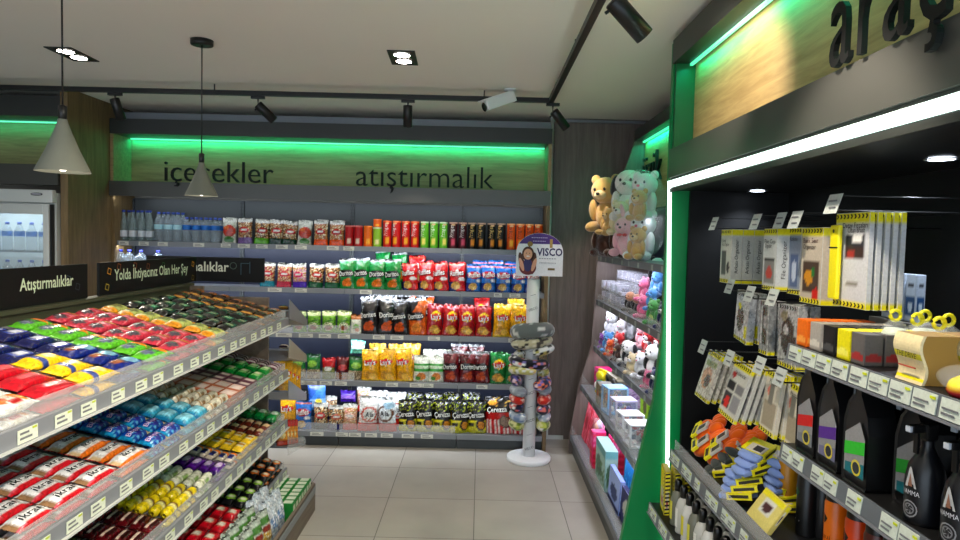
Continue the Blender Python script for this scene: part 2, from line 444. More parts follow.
# wood-clad pier beside the fridge and wood-clad corner beside the toys
struct('wall_pier', MB().box(-3.305, -3.247, 5.12, BACK, 0, CEIL), 'wood_wall')
struct('wall_corner', MB().box(0.64, 1.9, 5.9, BACK, 0, CEIL), 'wood_dark')
struct('baseboard_corner', MB().box(0.66, 0.80, 5.885, 5.899, 0.0, 0.035).box(0.645, 0.66, 5.885, 5.899, 0.0, 0.62), 'white_metal')
# grey strip light bulkhead above the back unit, dark crown
struct('trim_1', MB().box(-3.3, 0.6, 5.80, BACK, 2.80, 2.865), 'metal_paint')
struct('trim_2', MB().box(0.64, 1.45, 5.87, 5.899, 2.885, 2.905), 'metal_paint')
struct('trim_3', MB().box(-6, -3.315, 5.14, BACK, 2.70, 2.86), 'dark_fascia')
# bulkhead over fridge
struct('trim_4', MB().box(-6, -3.315, 5.10, 5.16, 2.16, 2.32).box(-6, -3.315, 5.16, 5.5, 2.28, 2.32), 'fascia')
struct('wall_niche', MB().box(-6, -3.315, 5.46, 5.5, 2.33, 2.70), 'wood_sign')
def led_obj(name, x0, x1, y0, y1, z0, z1, mat, label, cat='light strip', group=None):
    o = MB().box(x0, x1, y0, y1, z0, z1).build(name, mat); return tag(o, label, cat, group)
led_obj('led_strip', -6, -3.38, 5.40, 5.415, 2.688, 2.699, 'led_green', 'green strip light over the wooden board above the drinks fridge')

# ------------------------------------------------------------------ lights helpers
def area(name, loc, sx, sy, power, col, rot, spread=180):
    l = bpy.data.lights.new(name, 'AREA'); l.shape = 'RECTANGLE'; l.size = sx; l.size_y = sy; l.energy = power; l.color = col
    l.spread = R(spread)
    o = bpy.data.objects.new(name, l); C.objects.link(o); o.location = loc; o.rotation_euler = rot; return o
def spot(name, loc, target, power, col, ang=50, blend=.6, r=.03):
    l = bpy.data.lights.new(name, 'SPOT'); l.energy = power; l.color = col; l.spot_size = R(ang); l.spot_blend = blend; l.shadow_soft_size = r
    o = bpy.data.objects.new(name, l); C.objects.link(o); o.location = loc
    d = Vector(target) - Vector(loc); o.rotation_euler = d.to_track_quat('-Z', 'Y').to_euler(); return o
GRN = (0.0, 1.0, 0.50); COOL = (0.80, 0.88, 1.0); WARM = (1.0, 0.88, 0.74)
area('green_cove_left', (-4.6, 5.40, 2.685), 2.6, .03, 2.0, GRN, (R(20), 0, 0))

# ------------------------------------------------------------------ back wall shelving, four bays
SH = [(1.727, 5.75), (1.349, 5.71), (0.96, 5.65), (0.56, 5.58), (0.132, 5.52)]   # shelf top height, front Y
BX = [-3.215, -2.205, -1.19, -0.17, 0.57]
TAGX = {0: [(124, 10), (144, 10), (163, 10), (199, 11), (227, 12), (244, 12), (262, 12), (282, 12), (301, 12), (333, 12), (349, 11)],
        1: [(275, 14), (301, 12), (366, 12), (515, 11), (498, 8)],
        2: [(284, 16), (306, 14), (325, 12), (344, 12), (379, 12), (397, 13), (434, 12), (514, 11)],
        3: [(289, 12), (300, 12), (311, 12), (326, 12), (341, 12), (392, 12), (416, 12), (428, 11), (482, 11), (522, 8)],
        4: [(317, 13), (342, 12), (355, 12), (371, 12), (387, 12), (408, 12), (427, 12)]}
side_pts = [(6.05, 0), (5.50, 0), (5.50, .14), (5.56, .56), (5.63, .96), (5.69, 1.35), (5.72, 1.73), (5.70, 2.12), (5.70, 2.24), (6.05, 2.24)]
struct('trim_5', MB().prism(side_pts[::-1], 'x', BX[0]-.028, BX[0]-.002), 'wood_wall')
struct('trim_6', MB().prism(side_pts[::-1], 'x', BX[4]+.002, BX[4]+.03), 'wood_wall')
blab = ['far left bay of the back wall shelving, holding bottled water', 'grey metal back shelving bay behind the hanging cone lamp, nut packets on top',
        'middle bay of the back wall shelving, red and green crisp tubes on top', 'right bay of the back wall shelving beside the neck pillow stand']
for b in range(4):
    x0, x1 = BX[b]+.002, BX[b+1]-.002
    u = empty('back_shelving_bay', ((x0+x1)/2, 5.8, 0)); tag(u, blab[b], 'shelving unit', 'shelving bays along the back wall')
    O = T(-(x0+x1)/2, -5.8, 0)
    MB().box(x0, x1, 6.02, 6.045, 0, 1.70, X=O).build('back_panel', 'shelf_dark', u)
    MB().box(x0, x1, 6.02, 6.045, 1.701, 2.12, X=O).build('upper_back_panel', 'kick', u)
    MB().box(x0, x1, 5.56, 6.0, 0.0, 0.085, X=O).build('kickplate', 'kick', u)
    MB().box(x0+.004, x1-.004, 5.553, 5.56, .012, .08, X=O).build('kick_trim', 'kick', u)
    for xx in (x0+.008, x1-.008):
        up = MB().box(xx-.008, xx+.008, 6.0, 6.019, .1, 2.11, X=O)
        for k in range(60): up.box(xx-.003, xx+.003, 5.998, 6.0, .14+k*.033, .155+k*.033, col=BLACK, m=1, X=O)
        up.build('slotted_upright', ['kick', 'black'], u)
    for k, (z, y) in enumerate(SH):
        sh = MB().box(x0, x1, y+.008, 5.998, z-.022, z, X=O).build('shelf', 'metal_paint', u)
        rl = MB().box(x0, x1, y-.004, y+.006, z-.040, z+.004, X=O, b=.002).build('price_rail', 'rail', sh)
        for (px, wpx) in TAGX[k]:
            p = at(px, 435 if k == 4 else [243, 290, 336, 382][k], y=y)
            if x0 < p.x < x1-.03:
                ww = wpx*5.7/650/2
                MB().box(p.x-ww, min(p.x+ww, x1), y-.0065, y-.0045, z-.036, z-.002, S(222, 222, 214), X=O)\
                    .box(p.x-ww*.75, p.x+ww*.3, y-.0072, y-.0066, z-.016, z-.010, GREY, X=O)\
                    .box(p.x-ww*.75, p.x+ww*.6, y-.0072, y-.0066, z-.028, z-.023, GREY, X=O).build('price_tag', 'card', sh)
        if k in (0, 1, 2, 3):
            MB().box(x0+.02, x1-.02, y+.010, y+.022, z-.032, z-.024, X=O).build('led_strip', 'led_white', sh)
    # acrylic front guards on the snack shelves
    if b in (1, 2):
        for k, (gx0, gx1) in ((2, (x0+.01, (x1-.01) if b == 1 else x0+.15)), (3, (x0+.01, (x1-.01) if b == 1 else x0+.12)), (4, (x0+.01, x1-.01))):
            z, y = SH[k]; MB().box(gx0, gx1, y+.009, y+.012, z+.001, z+.075, X=O).build('front_guard', 'acrylic', u)
# canopy, fascia and sign board over the bays
cn = empty('shelving_canopy', (-1.35, 5.8, 2.12)); tag(cn, 'grey metal canopy over the back wall shelves, below the green lit wooden board', 'canopy')
O = T(1.35, -5.8, -2.12)
MB().box(BX[0]-.028, BX[4]+.03, 5.675, 5.695, 2.122, 2.25, X=O).build('fascia', 'fascia', cn)
MB().box(BX[0]-.028, BX[4]+.03, 5.695, 6.045, 2.241, 2.25, X=O).build('top_plate', 'metal_paint', cn)
MB().box(BX[0], BX[4], 5.70, 5.72, 2.124, 2.134, X=O).build('led_strip', 'led_white', cn)
bd = empty('illuminated_sign_board', (-1.35, 6.0, 2.25)); tag(bd, 'long oak sign board lit green from above, over the back wall shelves', 'sign board')
O = T(1.35, -6.0, -2.25)
MB().box(BX[0], BX[4], 5.99, 6.03, 2.251, 2.66, X=O).build('board', 'wood_sign', bd)
MB().box(BX[0]-.03, BX[4]+.03, 5.69, 6.03, 2.661, 2.79, X=O).build('soffit', 'dark_fascia', bd)
MB().box(BX[0]+.01, BX[4]-.01, 5.955, 5.97, 2.648, 2.66, X=O).build('led_strip', 'led_green', bd)
MB().box(BX[0]-.03, BX[0]-.002, 5.70, 6.03, 2.251, 2.66, X=O).build('end_panel', 'wood_sign', bd)
MB().box(BX[4]+.002, BX[4]+.03, 5.70, 6.03, 2.251, 2.66, X=O).build('end_panel', 'wood_sign', bd)
area('green_cove_back', (-1.35, 5.955, 2.645), 3.8, .03, 7.0, GRN, (R(14), 0, 0))
# shelf lights (the LED strips under the shelf lips)
for k, (z, y, pw) in enumerate([(2.12, 5.715, 1.6), (1.70, 5.765, 8.5), (1.322, 5.725, 8.5), (.933, 5.665, 8.5), (.533, 5.595, 9)]):
    area('shelf_light', (-1.35, y-.01, z-.012), 3.75, .02, pw, COOL, (R(38), 0, 0))

def letters(word, size, org, col_mat, name, label, X, depth=.02, thin=.008, cat='lettering', kx=1, sp=1.0):
    root = empty(name, org); tag(root, label, cat)
    vs, _ = textgeo(word); 
    for i, ch in enumerate(word):
        pv, _ = textgeo(word[:i+1]); cv, _ = textgeo(ch)
        off = max(p[0] for p in pv) - max(p[0] for p in cv)
        v, f = textmesh(ch, depth/size, thin)
        MB().add([((a+off*sp)*size*kx, b*size, c*size) for a, b, c in v], f, BLACK, 0, X, False).build('letter', col_mat, root)
    return root
STANDX = STAND.to_4x4()
def fitsize(word, width):
    v, _ = textgeo(word); xs = [a[0] for a in v]; return width/(max(xs)-min(xs))
p0 = at(163, 184, y=5.66); p1 = at(272, 186, y=5.66)
letters('içecekler', fitsize('içecekler', p1.x-p0.x), (p0.x, 5.655, 2.256), 'black_matte', 'shop_lettering', 'black letters reading içecekler standing on the grey canopy edge', STANDX)
p0 = at(355, 188, y=5.66); p1 = at(493, 190, y=5.66)
letters('atıştırmalık', fitsize('atıştırmalık', p1.x-p0.x), (p0.x, 5.655, 2.256), 'black_matte', 'shop_lettering', 'black letters reading atıştırmalık standing on the grey canopy edge', STANDX)

# white conduit pole up the wall
tag(MB().tube([(0.615, 5.86, 0.0), (0.615, 5.86, CEIL)], .017, n=12).build('conduit_pole', 'white_metal'), 'thin white vertical pole between the back shelves and the dark wood corner', 'pole')

# ------------------------------------------------------------------ drinks fridge
fx0, fx1, fy = -4.19, -3.325, 5.05
fr = empty('drinks_fridge', ((fx0+fx1)/2, 5.35, 0)); tag(fr, 'white upright glass door drinks fridge at the left edge', 'fridge')
O = T(-(fx0+fx1)/2, -5.35, 0)
g = MB().box(fx0, fx0+.05, fy+.05, 5.45, 0.08, 2.1, X=O).box(fx1-.05, fx1, fy+.05, 5.45, 0.08, 2.1, X=O).box(fx0+.05, fx1-.05, 5.40, 5.45, .08, 2.1, X=O)\
    .box(fx0+.05, fx1-.05, fy+.05, 5.40, 1.98, 2.1, X=O).box(fx0+.05, fx1-.05, fy+.05, 5.40, .08, .2, X=O).box(fx0+.02, fx1-.02, fy+.08, 5.42, 0, .079, m=1, X=O)
g.build('cabinet', ['white_metal', 'black'], fr)
MB().box(fx0, fx1, fy, fy+.049, 2.02, 2.12, X=O, b=.008).build('header', 'white_metal', fr)
MB().ell((0, 0, 0), (.048, .004, .012), BLACK, X=O@T(fx1-.12, fy-.002, 2.085)).ell((0, -.002, 0), (.040, .004, .008), S(170, 170, 180), X=O@T(fx1-.12, fy-.003, 2.085)).build('badge', 'plastic', fr)
dr = MB().box(fx0+.01, fx0+.08, fy, fy+.045, .2, 2.01, X=O, b=.006).box(fx1-.075, fx1-.03, fy, fy+.045, .2, 2.01, X=O, b=.006)\
    .box(fx0+.08, fx1-.075, fy, fy+.045, 1.93, 2.01, X=O, b=.006).box(fx0+.08, fx1-.075, fy, fy+.045, .2, .28, X=O, b=.006)\
    .box(fx1-.026, fx1-.012, fy+.01, fy+.045, .2, 2.01, m=1, X=O).build('door', ['white_metal', 'black'], fr)
MB().box(fx0+.08, fx1-.075, fy+.02, fy+.026, .28, 1.93, X=O).build('door_glass', 'glass', dr)
for z in (.55, .95, 1.34, 1.64):
    sg = MB()
    for k in range(16): sg.box(fx0+.052, fx1-.052, fy+.08+k*.015, fy+.083+k*.015, z-.004, z, X=O)
    sg.box(fx0+.052, fx1-.052, fy+.075, fy+.08, z-.012, z+.004, X=O).build('wire_shelf', 'metal_paint', fr)
MB().box(fx0+.06, fx1-.06, fy+.1, fy+.13, 1.955, 1.975, X=O).build('lamp_tube', 'led_white', fr)
area('fridge_light', ((fx0+fx1)/2, fy+.12, 1.94), .7, .04, 1.4, (.62, .85, 1.0), (R(25), 0, 0))

# ------------------------------------------------------------------ ceiling fixtures
TZ = 2.84
pc = at(551, 103, z=TZ)
ty = pc.y; 
tr = empty('lighting_track', (pc.x, ty, TZ)); tag(tr, 'black suspended lighting track running across the ceiling and toward the camera', 'lighting track')
O = T(-pc.x, -ty, -TZ)
MB().box(-4.6, pc.x+.02, ty-.018, ty+.018, TZ, TZ+.035, X=O, b=.003).build('track_bar', 'black', tr)
pd = at(602, 0, z=TZ)
xb = pc.x
def trackx(y): return pc.x + (pd.x-pc.x)*(ty-y)/(ty-pd.y)
tb = MB(); tb.add([(trackx(y)+s, y, z) for y in (ty-.02, .6) for s, z in ((-.018, TZ), (.018, TZ), (.018, TZ+.035), (-.018, TZ+.035))],
    [(0, 3, 2, 1), (4, 5, 6, 7), (0, 1, 5, 4), (1, 2, 6, 5), (2, 3, 7, 6), (3, 0, 4, 7)], X=O, smooth=False).build('track_bar', 'black', tr)
hm = MB()
for (x, y) in ((-4, ty), (-2, ty), (0, ty), (trackx(3.6), 3.6), (trackx(2.2), 2.2)): hm.box(x-.004, x+.004, y-.004, y+.004, TZ+.035, CEIL, X=O)
hm.build('hanger', 'black', tr)
def track_spot(x, y, target, label, power=30, L=.16, r=.034, col=WARM, ang=55, d=None, drop=.115):
    o = empty('track_spotlight', (x, y, TZ)); tag(o, label, 'spotlight', 'black cylinder spotlights on the ceiling track')
    MB().box(-.05, .05, -.014, .014, -.022, -.001, b=.003).build('adapter', 'black', o)
    d = Vector(d).normalized() if d else (Vector(target) - Vector((x, y, TZ-.09))).normalized()
    MB().tube([(0, 0, -.02), (0, 0, -drop+.03), (-.2*d.x*L, 0, -drop+.01)], .007).build('stem', 'black', o)
    Q = T(.08*d.x, 0, -drop) @ d.to_track_quat('Z', 'Y').to_matrix().to_4x4()
    MB().lathe([(.001, -L*.45), (r*.9, -L*.45), (r, -L*.42), (r, L*.55), (r*.86, L*.55), (r*.8, L*.50), (.001, L*.50)], n=20, X=Q, caps=False).build('lamp_head', 'black', o)
    MB().lathe([(.001, L*.505), (r*.74, L*.505)], n=20, X=Q, caps=False).build('lens', 'spot_glow', o)
    p = Vector((x+.08*d.x, y, TZ-drop)) + d*(L*.56+.01)
    spot('track_spot_light', p, target, power, col, ang)
for px, py, tg, lb, dd in ((115, 97, (.22, .25, -1), 'black track spotlight nearest the oak pier, left end of the track', (.25, .2, -1)), (258, 100, (-1.4, 5.6, 0.9), 'tilted black track spotlight above the nut packets', (.75, .3, -.75)),
                   (408, 103, (-.62, 6.0, 1.1), 'upright black track spotlight above the middle of the back shelves', (.0, .12, -1)), (553, 102, (1.1, 5.7, 1.0), 'tilted black track spotlight at the track corner by the white pole', (.72, .3, -.8))):
    q = at(px, py, y=ty); track_spot(q.x, ty, tg, lb, 26, d=dd)
for yy, tg, lb in ((1.9, (-1.5, 2.6, .7), 'black track spotlight out of view above the aisle, aimed at the gondola'), (1.3, (-1.5, 1.7, .8), 'black track spotlight out of view, second one aimed at the gondola'),
                   (.75, (-1.4, 3.4, .5), 'black track spotlight out of view nearest the window side'), (1.6, (1.3, 2.0, 1.0), 'black track spotlight out of view aimed at the car accessories')):
    track_spot(trackx(yy), yy, tg, lb, 58 if tg[0] < 0 else 62, ang=75)  # unseen heads, added to brighten the gondola and the car bay
track_spot(trackx(2.55), 2.55, (1.12, 2.75, 2.46), 'black spotlight hanging on the track nearest the camera', 16, L=.185, r=.038, ang=95, d=(.8, .22, -.72), drop=.15)

def downlight(cx, cy, ang, label, visible=True, power=60):
    o = empty('recessed_ceiling_light', (cx, cy, CEIL), (0, 0, ang)); tag(o, label, 'ceiling light', 'square black twin ceiling lights')
    w_, h_ = .165, .31
    MB().box(-w_/2, w_/2, -h_/2, -h_/2+.012, -.006, -.0005).box(-w_/2, w_/2, h_/2-.012, h_/2, -.006, -.0005).box(-w_/2, -w_/2+.012, -h_/2+.012, h_/2-.012, -.006, -.0005)\
        .box(w_/2-.012, w_/2, -h_/2+.012, h_/2-.012, -.006, -.0005).box(-w_/2+.012, w_/2-.012, -h_/2+.012, h_/2-.012, -.004, -.0005).build('frame', 'black', o)
    for s in (-1, 1):
        MB().lathe([(.046, -.006), (.056, -.009), (.059, -.005)], n=20, X=T(0, s*.070, 0), caps=False).build('lamp_ring', 'black', o)
        MB().lathe([(.001, -.0065), (.048, -.0065)], n=20, X=T(0, s*.070, 0), caps=False).build('lamp_lens', 'lamp_glow', o)
    for s in (-1, 1):
        c = Matrix.Rotation(ang, 2) @ Vector((0, s*.070)); spot('downlight', (cx+c.x, cy+c.y, CEIL-.015), (cx+c.x, cy+c.y, 0), power/2, WARM, 120, .8, .04)
q = at(403, 57.5, z=CEIL); downlight(q.x, q.y, R(2), 'square black twin ceiling light above the middle aisle')
q = at(72.5, 54, z=CEIL); downlight(q.x, q.y, R(2), 'black twin ceiling light at upper left, crossed by the left lamp cord')
for (x, y) in ((-.7, 2.1), (-2.6, 1.6), (-.7, .2), (-2.6, -.6), (.6, -.8)):
    downlight(x, y, 0, f'black twin ceiling light out of view, {["above the aisle behind the beams", "above the far side of the gondola", "overhead of the camera", "far left behind the camera", "right behind the camera"][int((x, y) == (-2.6, 1.6)) + 2*int(y == .2) + 3*int(y == -.6) + 4*int(y == -.8)]}', power=62)

def pendant(x, y, ztop, zc, r, hgt, label):
    o = empty('pendant_lamp', (x, y, ztop)); tag(o, label, 'pendant lamp', 'grey cone pendant lamps')
    MB().lathe([(.001, -.03), (.06, -.03), (.062, -.026), (.062, -.001), (.001, -.001)], n=24, caps=False).build('ceiling_rose', 'black', o)
    MB().tube([(0, 0, -.03), (0, 0, zc-ztop+hgt+.02)], .0035, n=6).build('cord', 'black', o)
    MB().lathe([(.014, zc-ztop+hgt-.01), (.016, zc-ztop+hgt+.05), (.005, zc-ztop+hgt+.055)], n=14).build('lamp_holder', 'black', o)
    b = zc-ztop
    MB().lathe([(r, b), (r*.98, b+.006), (r*.60, b+hgt*.42), (r*.33, b+hgt*.75), (r*.2, b+hgt*.93), (r*.17, b+hgt), (r*.14, b+hgt), (r*.3, b+hgt*.74), (r*.57, b+hgt*.41), (r*.95, b+.004), (r, b)], n=32, caps=False).build('shade', 'cement', o)
    MB().ell((0, 0, b+.03), (.022, .022, .028)).build('bulb', 'pend_glow', o)
    l = bpy.data.lights.new('pendant_bulb', 'POINT'); l.energy = .5; l.color = WARM; l.shadow_soft_size = .03
    lo = bpy.data.objects.new('pendant_bulb', l); C.objects.link(lo); lo.location = (x, y, zc-.01)
q = at(202, 40, z=CEIL); s = q.y/650
pz = at(202, 196, y=q.y).z; pendant(q.x, q.y, CEIL, pz, 15.5*s, 33*s, 'grey cone pendant lamp hanging on a thin cord in front of the içecekler letters')
# left pendant hangs nearer to the camera, its ceiling rose above the frame
yl = 2.55; s = yl/650
q = at(63, 172, y=yl); pendant(q.x, yl, CEIL, q.z, 24.5*s, 52*s, 'larger grey cone pendant lamp at left in front of the oak pier')

# cctv camera
q = at(510, 89, z=CEIL); cy_ = q.y
cc = empty('cctv_camera', (q.x, cy_, CEIL)); tag(cc, 'white bullet security camera on the ceiling beside the lighting track', 'security camera')
MB().lathe([(.001, 0-.001), (.045, -.001), (.045, -.014), (.001, -.016)][::-1], n=18, caps=False).build('mount_plate', 'white', cc)
MB().tube([(0, 0, -.014), (-.01, -.01, -.05), (-.03, -.03, -.075)], .012).build('arm', 'white', cc)
Q = T(-.07, -.06, -.10) @ RZ(R(-62)) @ RX(R(22)) @ Matrix.Scale(1.25, 4)
MB().box(-.034, .034, -.11, .09, -.03, .03, X=Q, b=.01).box(-.037, .037, -.125, .06, .028, .036, X=Q, b=.003).build('housing', 'white', cc)
MB().lathe([(.001, .0), (.022, .0), (.026, .004)], n=16, X=Q@T(0, -.1115, -.006)@RX(R(90)), caps=False, col=BLACK).ell((0, -.114, .016), (.006, .002, .006), BLACK, X=Q).build('lens', 'plastic', cc)

FACEPX = Matrix(((0, 0, 1, 0), (1, 0, 0, 0), (0, 1, 0, 0), (0, 0, 0, 1)))
# ------------------------------------------------------------------ gondola on the left
GY0, GY1 = 1.25, 4.242
GS = [1.272, .928, .595, .273]; GXF = -1.252; TILT = .215
GB = [-1.885, -1.72, -1.72, -1.72]           # back edge of each sloping shelf
go = empty('snack_gondola', (-1.6, 2.75, 0)); tag(go, 'long gondola with four sloping shelves of chocolate and biscuits along the left aisle', 'gondola')
O = T(1.6, -2.75, 0)
MB().box(-1.925, -1.895, GY0, GY1, .0, 1.47, X=O).build('spine_panel', 'olive', go)
MB().box(-1.945, -1.875, GY0, GY1+.02, 1.47, 1.488, X=O).build('spine_cap', 'olive', go)
MB().box(-1.89, -1.055, GY0, GY1-.016, 0.0, .02, X=O).box(-1.075, -1.055, GY0, GY1-.016, .02, .183, X=O).build('base_tray', 'gwood', go)
MB().box(-1.89, -1.07, GY1-.015, GY1, 0, .183, X=O).box(-1.89, -1.80, GY1-.015, GY1, .184, 1.47, X=O).build('end_panel', 'gwood', go)
MB().box(-1.89, -1.075, GY0, GY1-.016, .10, .112, X=O).build('base_deck', 'rail', go)
MB().box(-1.045, -1.045+.004, GY0, GY1-.05, .13, .175, X=O@T(-.004, 0, 0)).build('base_price_rail', 'rail', go)
for k, z in enumerate(GS):
    b = GB[k]; d = GXF-.006 - b; zf = z-.012
    sh = MB().prism([(b, zf+d*TILT-.012), (GXF-.006, zf-.012), (GXF-.006, zf), (b, zf+d*TILT)], 'y', GY0, GY1-.02, X=O).build('shelf', 'metal_paint', go)
    MB().prism([(GXF-.006, z-.048), (GXF+.006, z-.052), (GXF+.004, z+.004), (GXF-.006, z+.006)], 'y', GY0, GY1, X=O).build('price_rail', 'rail', sh)
    MB().prism([(GXF+.006, z-.052), (GXF+.020, z-.050), (GXF+.020, z-.044), (GXF+.006, z-.046)], 'y', GY0, GY1, X=O).build('rail_lip', 'white_metal', sh)
    y = GY0+.04 + .05*k; n = 0
    while y < GY1-.1:
        wl = .080
        MB().box(GXF+.0068, GXF+.0085, y, y+wl, z-.042, z-.004, S(226, 232, 216), X=O)\
            .box(GXF+.0086, GXF+.0092, y+.008, y+wl*.55, z-.018, z-.012, GREY, X=O).box(GXF+.0086, GXF+.0092, y+.008, y+wl*.7, z-.032, z-.026, GREY, X=O)\
            .box(GXF+.0086, GXF+.0092, y+wl*.72, y+wl*.95, z-.012, z-.006, S(200, 214, 60), X=O).build('price_tag', 'card', sh)
        y += [.155, .125, .17][n % 3]; n += 1
    if k < 3:
        gd = MB(); gd.box(GXF-.0115, GXF-.008, GY0, GY1-.03, z-.004, z+.060 if k == 0 else z+.05, X=O)
        gd.build('front_guard', 'acrylic', sh)
    # end fence at the far end of every tray
    MB().prism([(b+.1, zf+(d-.1)*TILT), (GXF-.012, zf), (GXF-.012, zf+.055), (b+.1, zf+(d-.1)*TILT+.05)], 'y', GY1-.016, GY1-.012, X=O).build('end_guard', 'acrylic', sh)
def gz(k, x): return GS[k]-.012 + (GXF-.006-x)*TILT

def sign_board(name, y0, y1, z0, z1, txt, size, label, extra=None, ty=None, x=-1.90):
    o = empty(name, (x, (y0+y1)/2, z0)); tag(o, label, 'sign')
    w_ = (y1-y0)/2
    b = MB().box(-.006, .006, -w_, w_, 0, z1-z0, S(20, 24, 30), b=.002).build('panel', 'black_matte', o)
    v, _ = textgeo(txt); ww = max(p[0] for p in v)-min(p[0] for p in v)
    MB().text(txt, size, ((ty if ty is not None else 0), (z1-z0)*.42), S(206, 222, 196), X=T(.0075, 0, 0) @ FACEPX, width=ww*size*.84, thin=-.014).build('lettering', 'card', b)
    dd = MB()
    for (a, c, cc) in (extra or []):
        for q in range(4):
            an = q*PI/2+.5; r = .022
            dd.add([(0, a+r*math.cos(an), c+r*math.sin(an)), (0, a+r*math.cos(an+1.57), c+r*math.sin(an+1.57)), (0, a+.75*r*math.cos(an+1.57), c+.75*r*math.sin(an+1.57)), (0, a+.75*r*math.cos(an), c+.75*r*math.sin(an))], [(0, 1, 2, 3)], cc, X=T(.0072, 0, 0), smooth=False)
    if extra: dd.build('doodles', 'card', b)
    return o
y0 = at(0, 290, x=-1.9).y; ye = at(88.5, 280, x=-1.9).y; ys = at(100, 280, x=-1.9).y; y2e = 4.36
sign_board('shelf_header_sign', 2.05, ye, 1.489, 1.655, 'Atıştırmalıklar', .074, 'black sign reading Atıştırmalıklar on top of the gondola, nearest the camera', [(.40, .10, S(60, 80, 90)), (.47, .06, S(50, 62, 74))], ty=(at(36, 290, x=-1.9).y+at(61, 288, x=-1.9).y)/2-(2.05+ye)/2, x=-1.91)
sign_board('shelf_header_sign', ys, y2e, 1.489, 1.655, 'Yolda İhtiyacınız Olan Her Şey', .082, 'long black sign reading Yolda İhtiyacınız Olan Her Şey on top of the gondola',
           [(-.47, .12, GOLD), (-.49, .04, S(180, 160, 60)), (-.38, .14, S(150, 90, 40)), (-.22, .14, S(140, 80, 40)), (-.08, .13, S(130, 70, 40)), (.10, .13, S(30, 110, 60)), (.5, .12, GOLD), (.5, .03, S(150, 130, 50))], ty=.0, x=-1.91)
# end sign, faces the camera
o = empty('shelf_header_sign', (-1.86, 4.40, 1.489)); tag(o, 'black sign ending in rmalıklar across the far end of the gondola', 'sign')
b = MB().box(-.40, .40, -.006, .006, 0, .166, S(22, 24, 26), b=.002).build('panel', 'black_matte', o)
tw = .80*.62
MB().text('Atıştırmalıklar', .092, (-.09, .07), S(215, 220, 205), X=T(0, -.0075, 0)@STANDX, width=.50, thin=-.014).build('lettering', 'card', b)
MB().lathe([(.02, 0), (.024, 0)], n=16, X=T(.19, -.0075, .11)@STANDX, caps=False, col=S(90, 110, 100)).box(.24, .245, -.008, -.0072, .05, .13, S(60, 90, 100)).box(.30, .305, -.008, -.0072, .06, .14, S(60, 90, 100)).box(.245, .30, -.008, -.0072, .125, .13, S(60, 90, 100)).build('doodles', 'card', b)

# end-cap trays past the far end
ec = empty('end_cap_rack', (-1.55, 4.5, 0)); tag(ec, 'end cap rack with sloping clear trays at the far end of the gondola', 'rack')
O = T(1.55, -4.5, 0)
ECZ = [(1.32, 1.17), (1.06, .905), (.78, .62), (.40, .285)]
MB().box(-1.87, -1.39, 4.275, 4.29, .0, 1.40, X=O).build('back_panel', 'gwood', ec)
for i, (za, zb) in enumerate(ECZ):
    MB().prism([(4.291, za), (4.291, za-.012), (4.72, zb-.012), (4.72, zb)], 'x', -1.87, -1.262, X=O).build('tray', 'metal_paint', ec)
    MB().prism([(4.291, za-.06), (4.74, zb-.016), (4.74, zb+.03), (4.291, za+.07)], 'x', -1.2605, -1.256, X=O).build('tray_side', 'acrylic' if i in (3,) else 'rail', ec)
    MB().box(-1.87, -1.262, 4.722, 4.726, zb-.02, zb+.05, X=O).build('tray_front', 'acrylic', ec)

# ------------------------------------------------------------------ neck-pillow stand
q = at(528.5, 459.5, z=0); sx, sy = q.x, q.y
vs_ = empty('pillow_display_stand', (sx, sy, 0)); tag(vs_, 'white VISCO display stand with round base and head board for neck pillows'.replace('VISCO ', ''), 'display stand')
MB().lathe([(.001, 0), (.178, 0), (.182, .006), (.182, .03), (.176, .036), (.001, .036)], n=40, caps=False).build('base', 'white', vs_)
pm = MB().lathe([(.052, .037), (.052, 1.50)], n=24)
pm.build('column', 'white', vs_)
pt = MB()
for k in range(12):
    z = .10+k*.115
    def fn(px, py, z=z):
        a = (px*.94-py*.34)/.052; return (.0527*math.sin(a), -.0527*math.cos(a), z+px*.34+py*.94)
    if k % 2 == 0: pt.text('VISCO', .03, (0, 0), S(40, 42, 70), fn=fn)
    else: pt.text('~~', .04, (0, 0), S(120, 122, 140), fn=fn)
pt.build('column_print', 'card', vs_)
hz = at(540, 276, y=sy-.05).z; hw = 23.3*(sy-.05)/650; hh = 43*(sy-.05)/650; hx = at(539, 272, y=sy-.05).x - sx
def arch(w_, h0, h, r, n=14):
    pts = [(-w_, h0)]
    for i in range(n+1):
        a = PI - PI*i/n; pts.append((w_*(1 if False else 1)*math.cos(a) if True else 0, h-r+r*math.sin(a)))
    pts.append((w_, h0)); return pts
pts = arch(hw, 0, hh, hw*.82)
hb = MB().prism(pts, 'y', -.068, -.058, S(226, 226, 232), X=T(hx, 0, hz)).build('head_board', 'card', vs_)
top = [p for p in pts if p[1] > hh*.74]; 
MB().prism([(x_*.995, z_*.995) for x_, z_ in top], 'y', -.0695, -.0685, S(84, 50, 130), X=T(hx, 0, hz)).build('purple_band', 'card', hb)
tx = MB(); QQ = T(hx, -.0705, hz)@STANDX
tx.text('VISCO', .085, (hw*.42, hh*.48), S(50, 40, 100), X=QQ, width=hw*1.1, thin=-.025)
for (a_, b_, c_, n_, cc_) in ((-.02, .40, .75, 7, S(110, 110, 130)), (.0, .30, .72, 12, S(110, 110, 140)), (-.36, .88, .7, 9, S(190, 180, 220)), (-.30, .80, .56, 8, S(190, 180, 220))):
    for i_ in range(n_): tx.box(hx+hw*(a_+c_*i_/n_), hx+hw*(a_+c_*(i_+.6)/n_), -.0722, -.0716, hz+hh*b_, hz+hh*(b_+.018), cc_)
tx.build('lettering', 'card', hb)
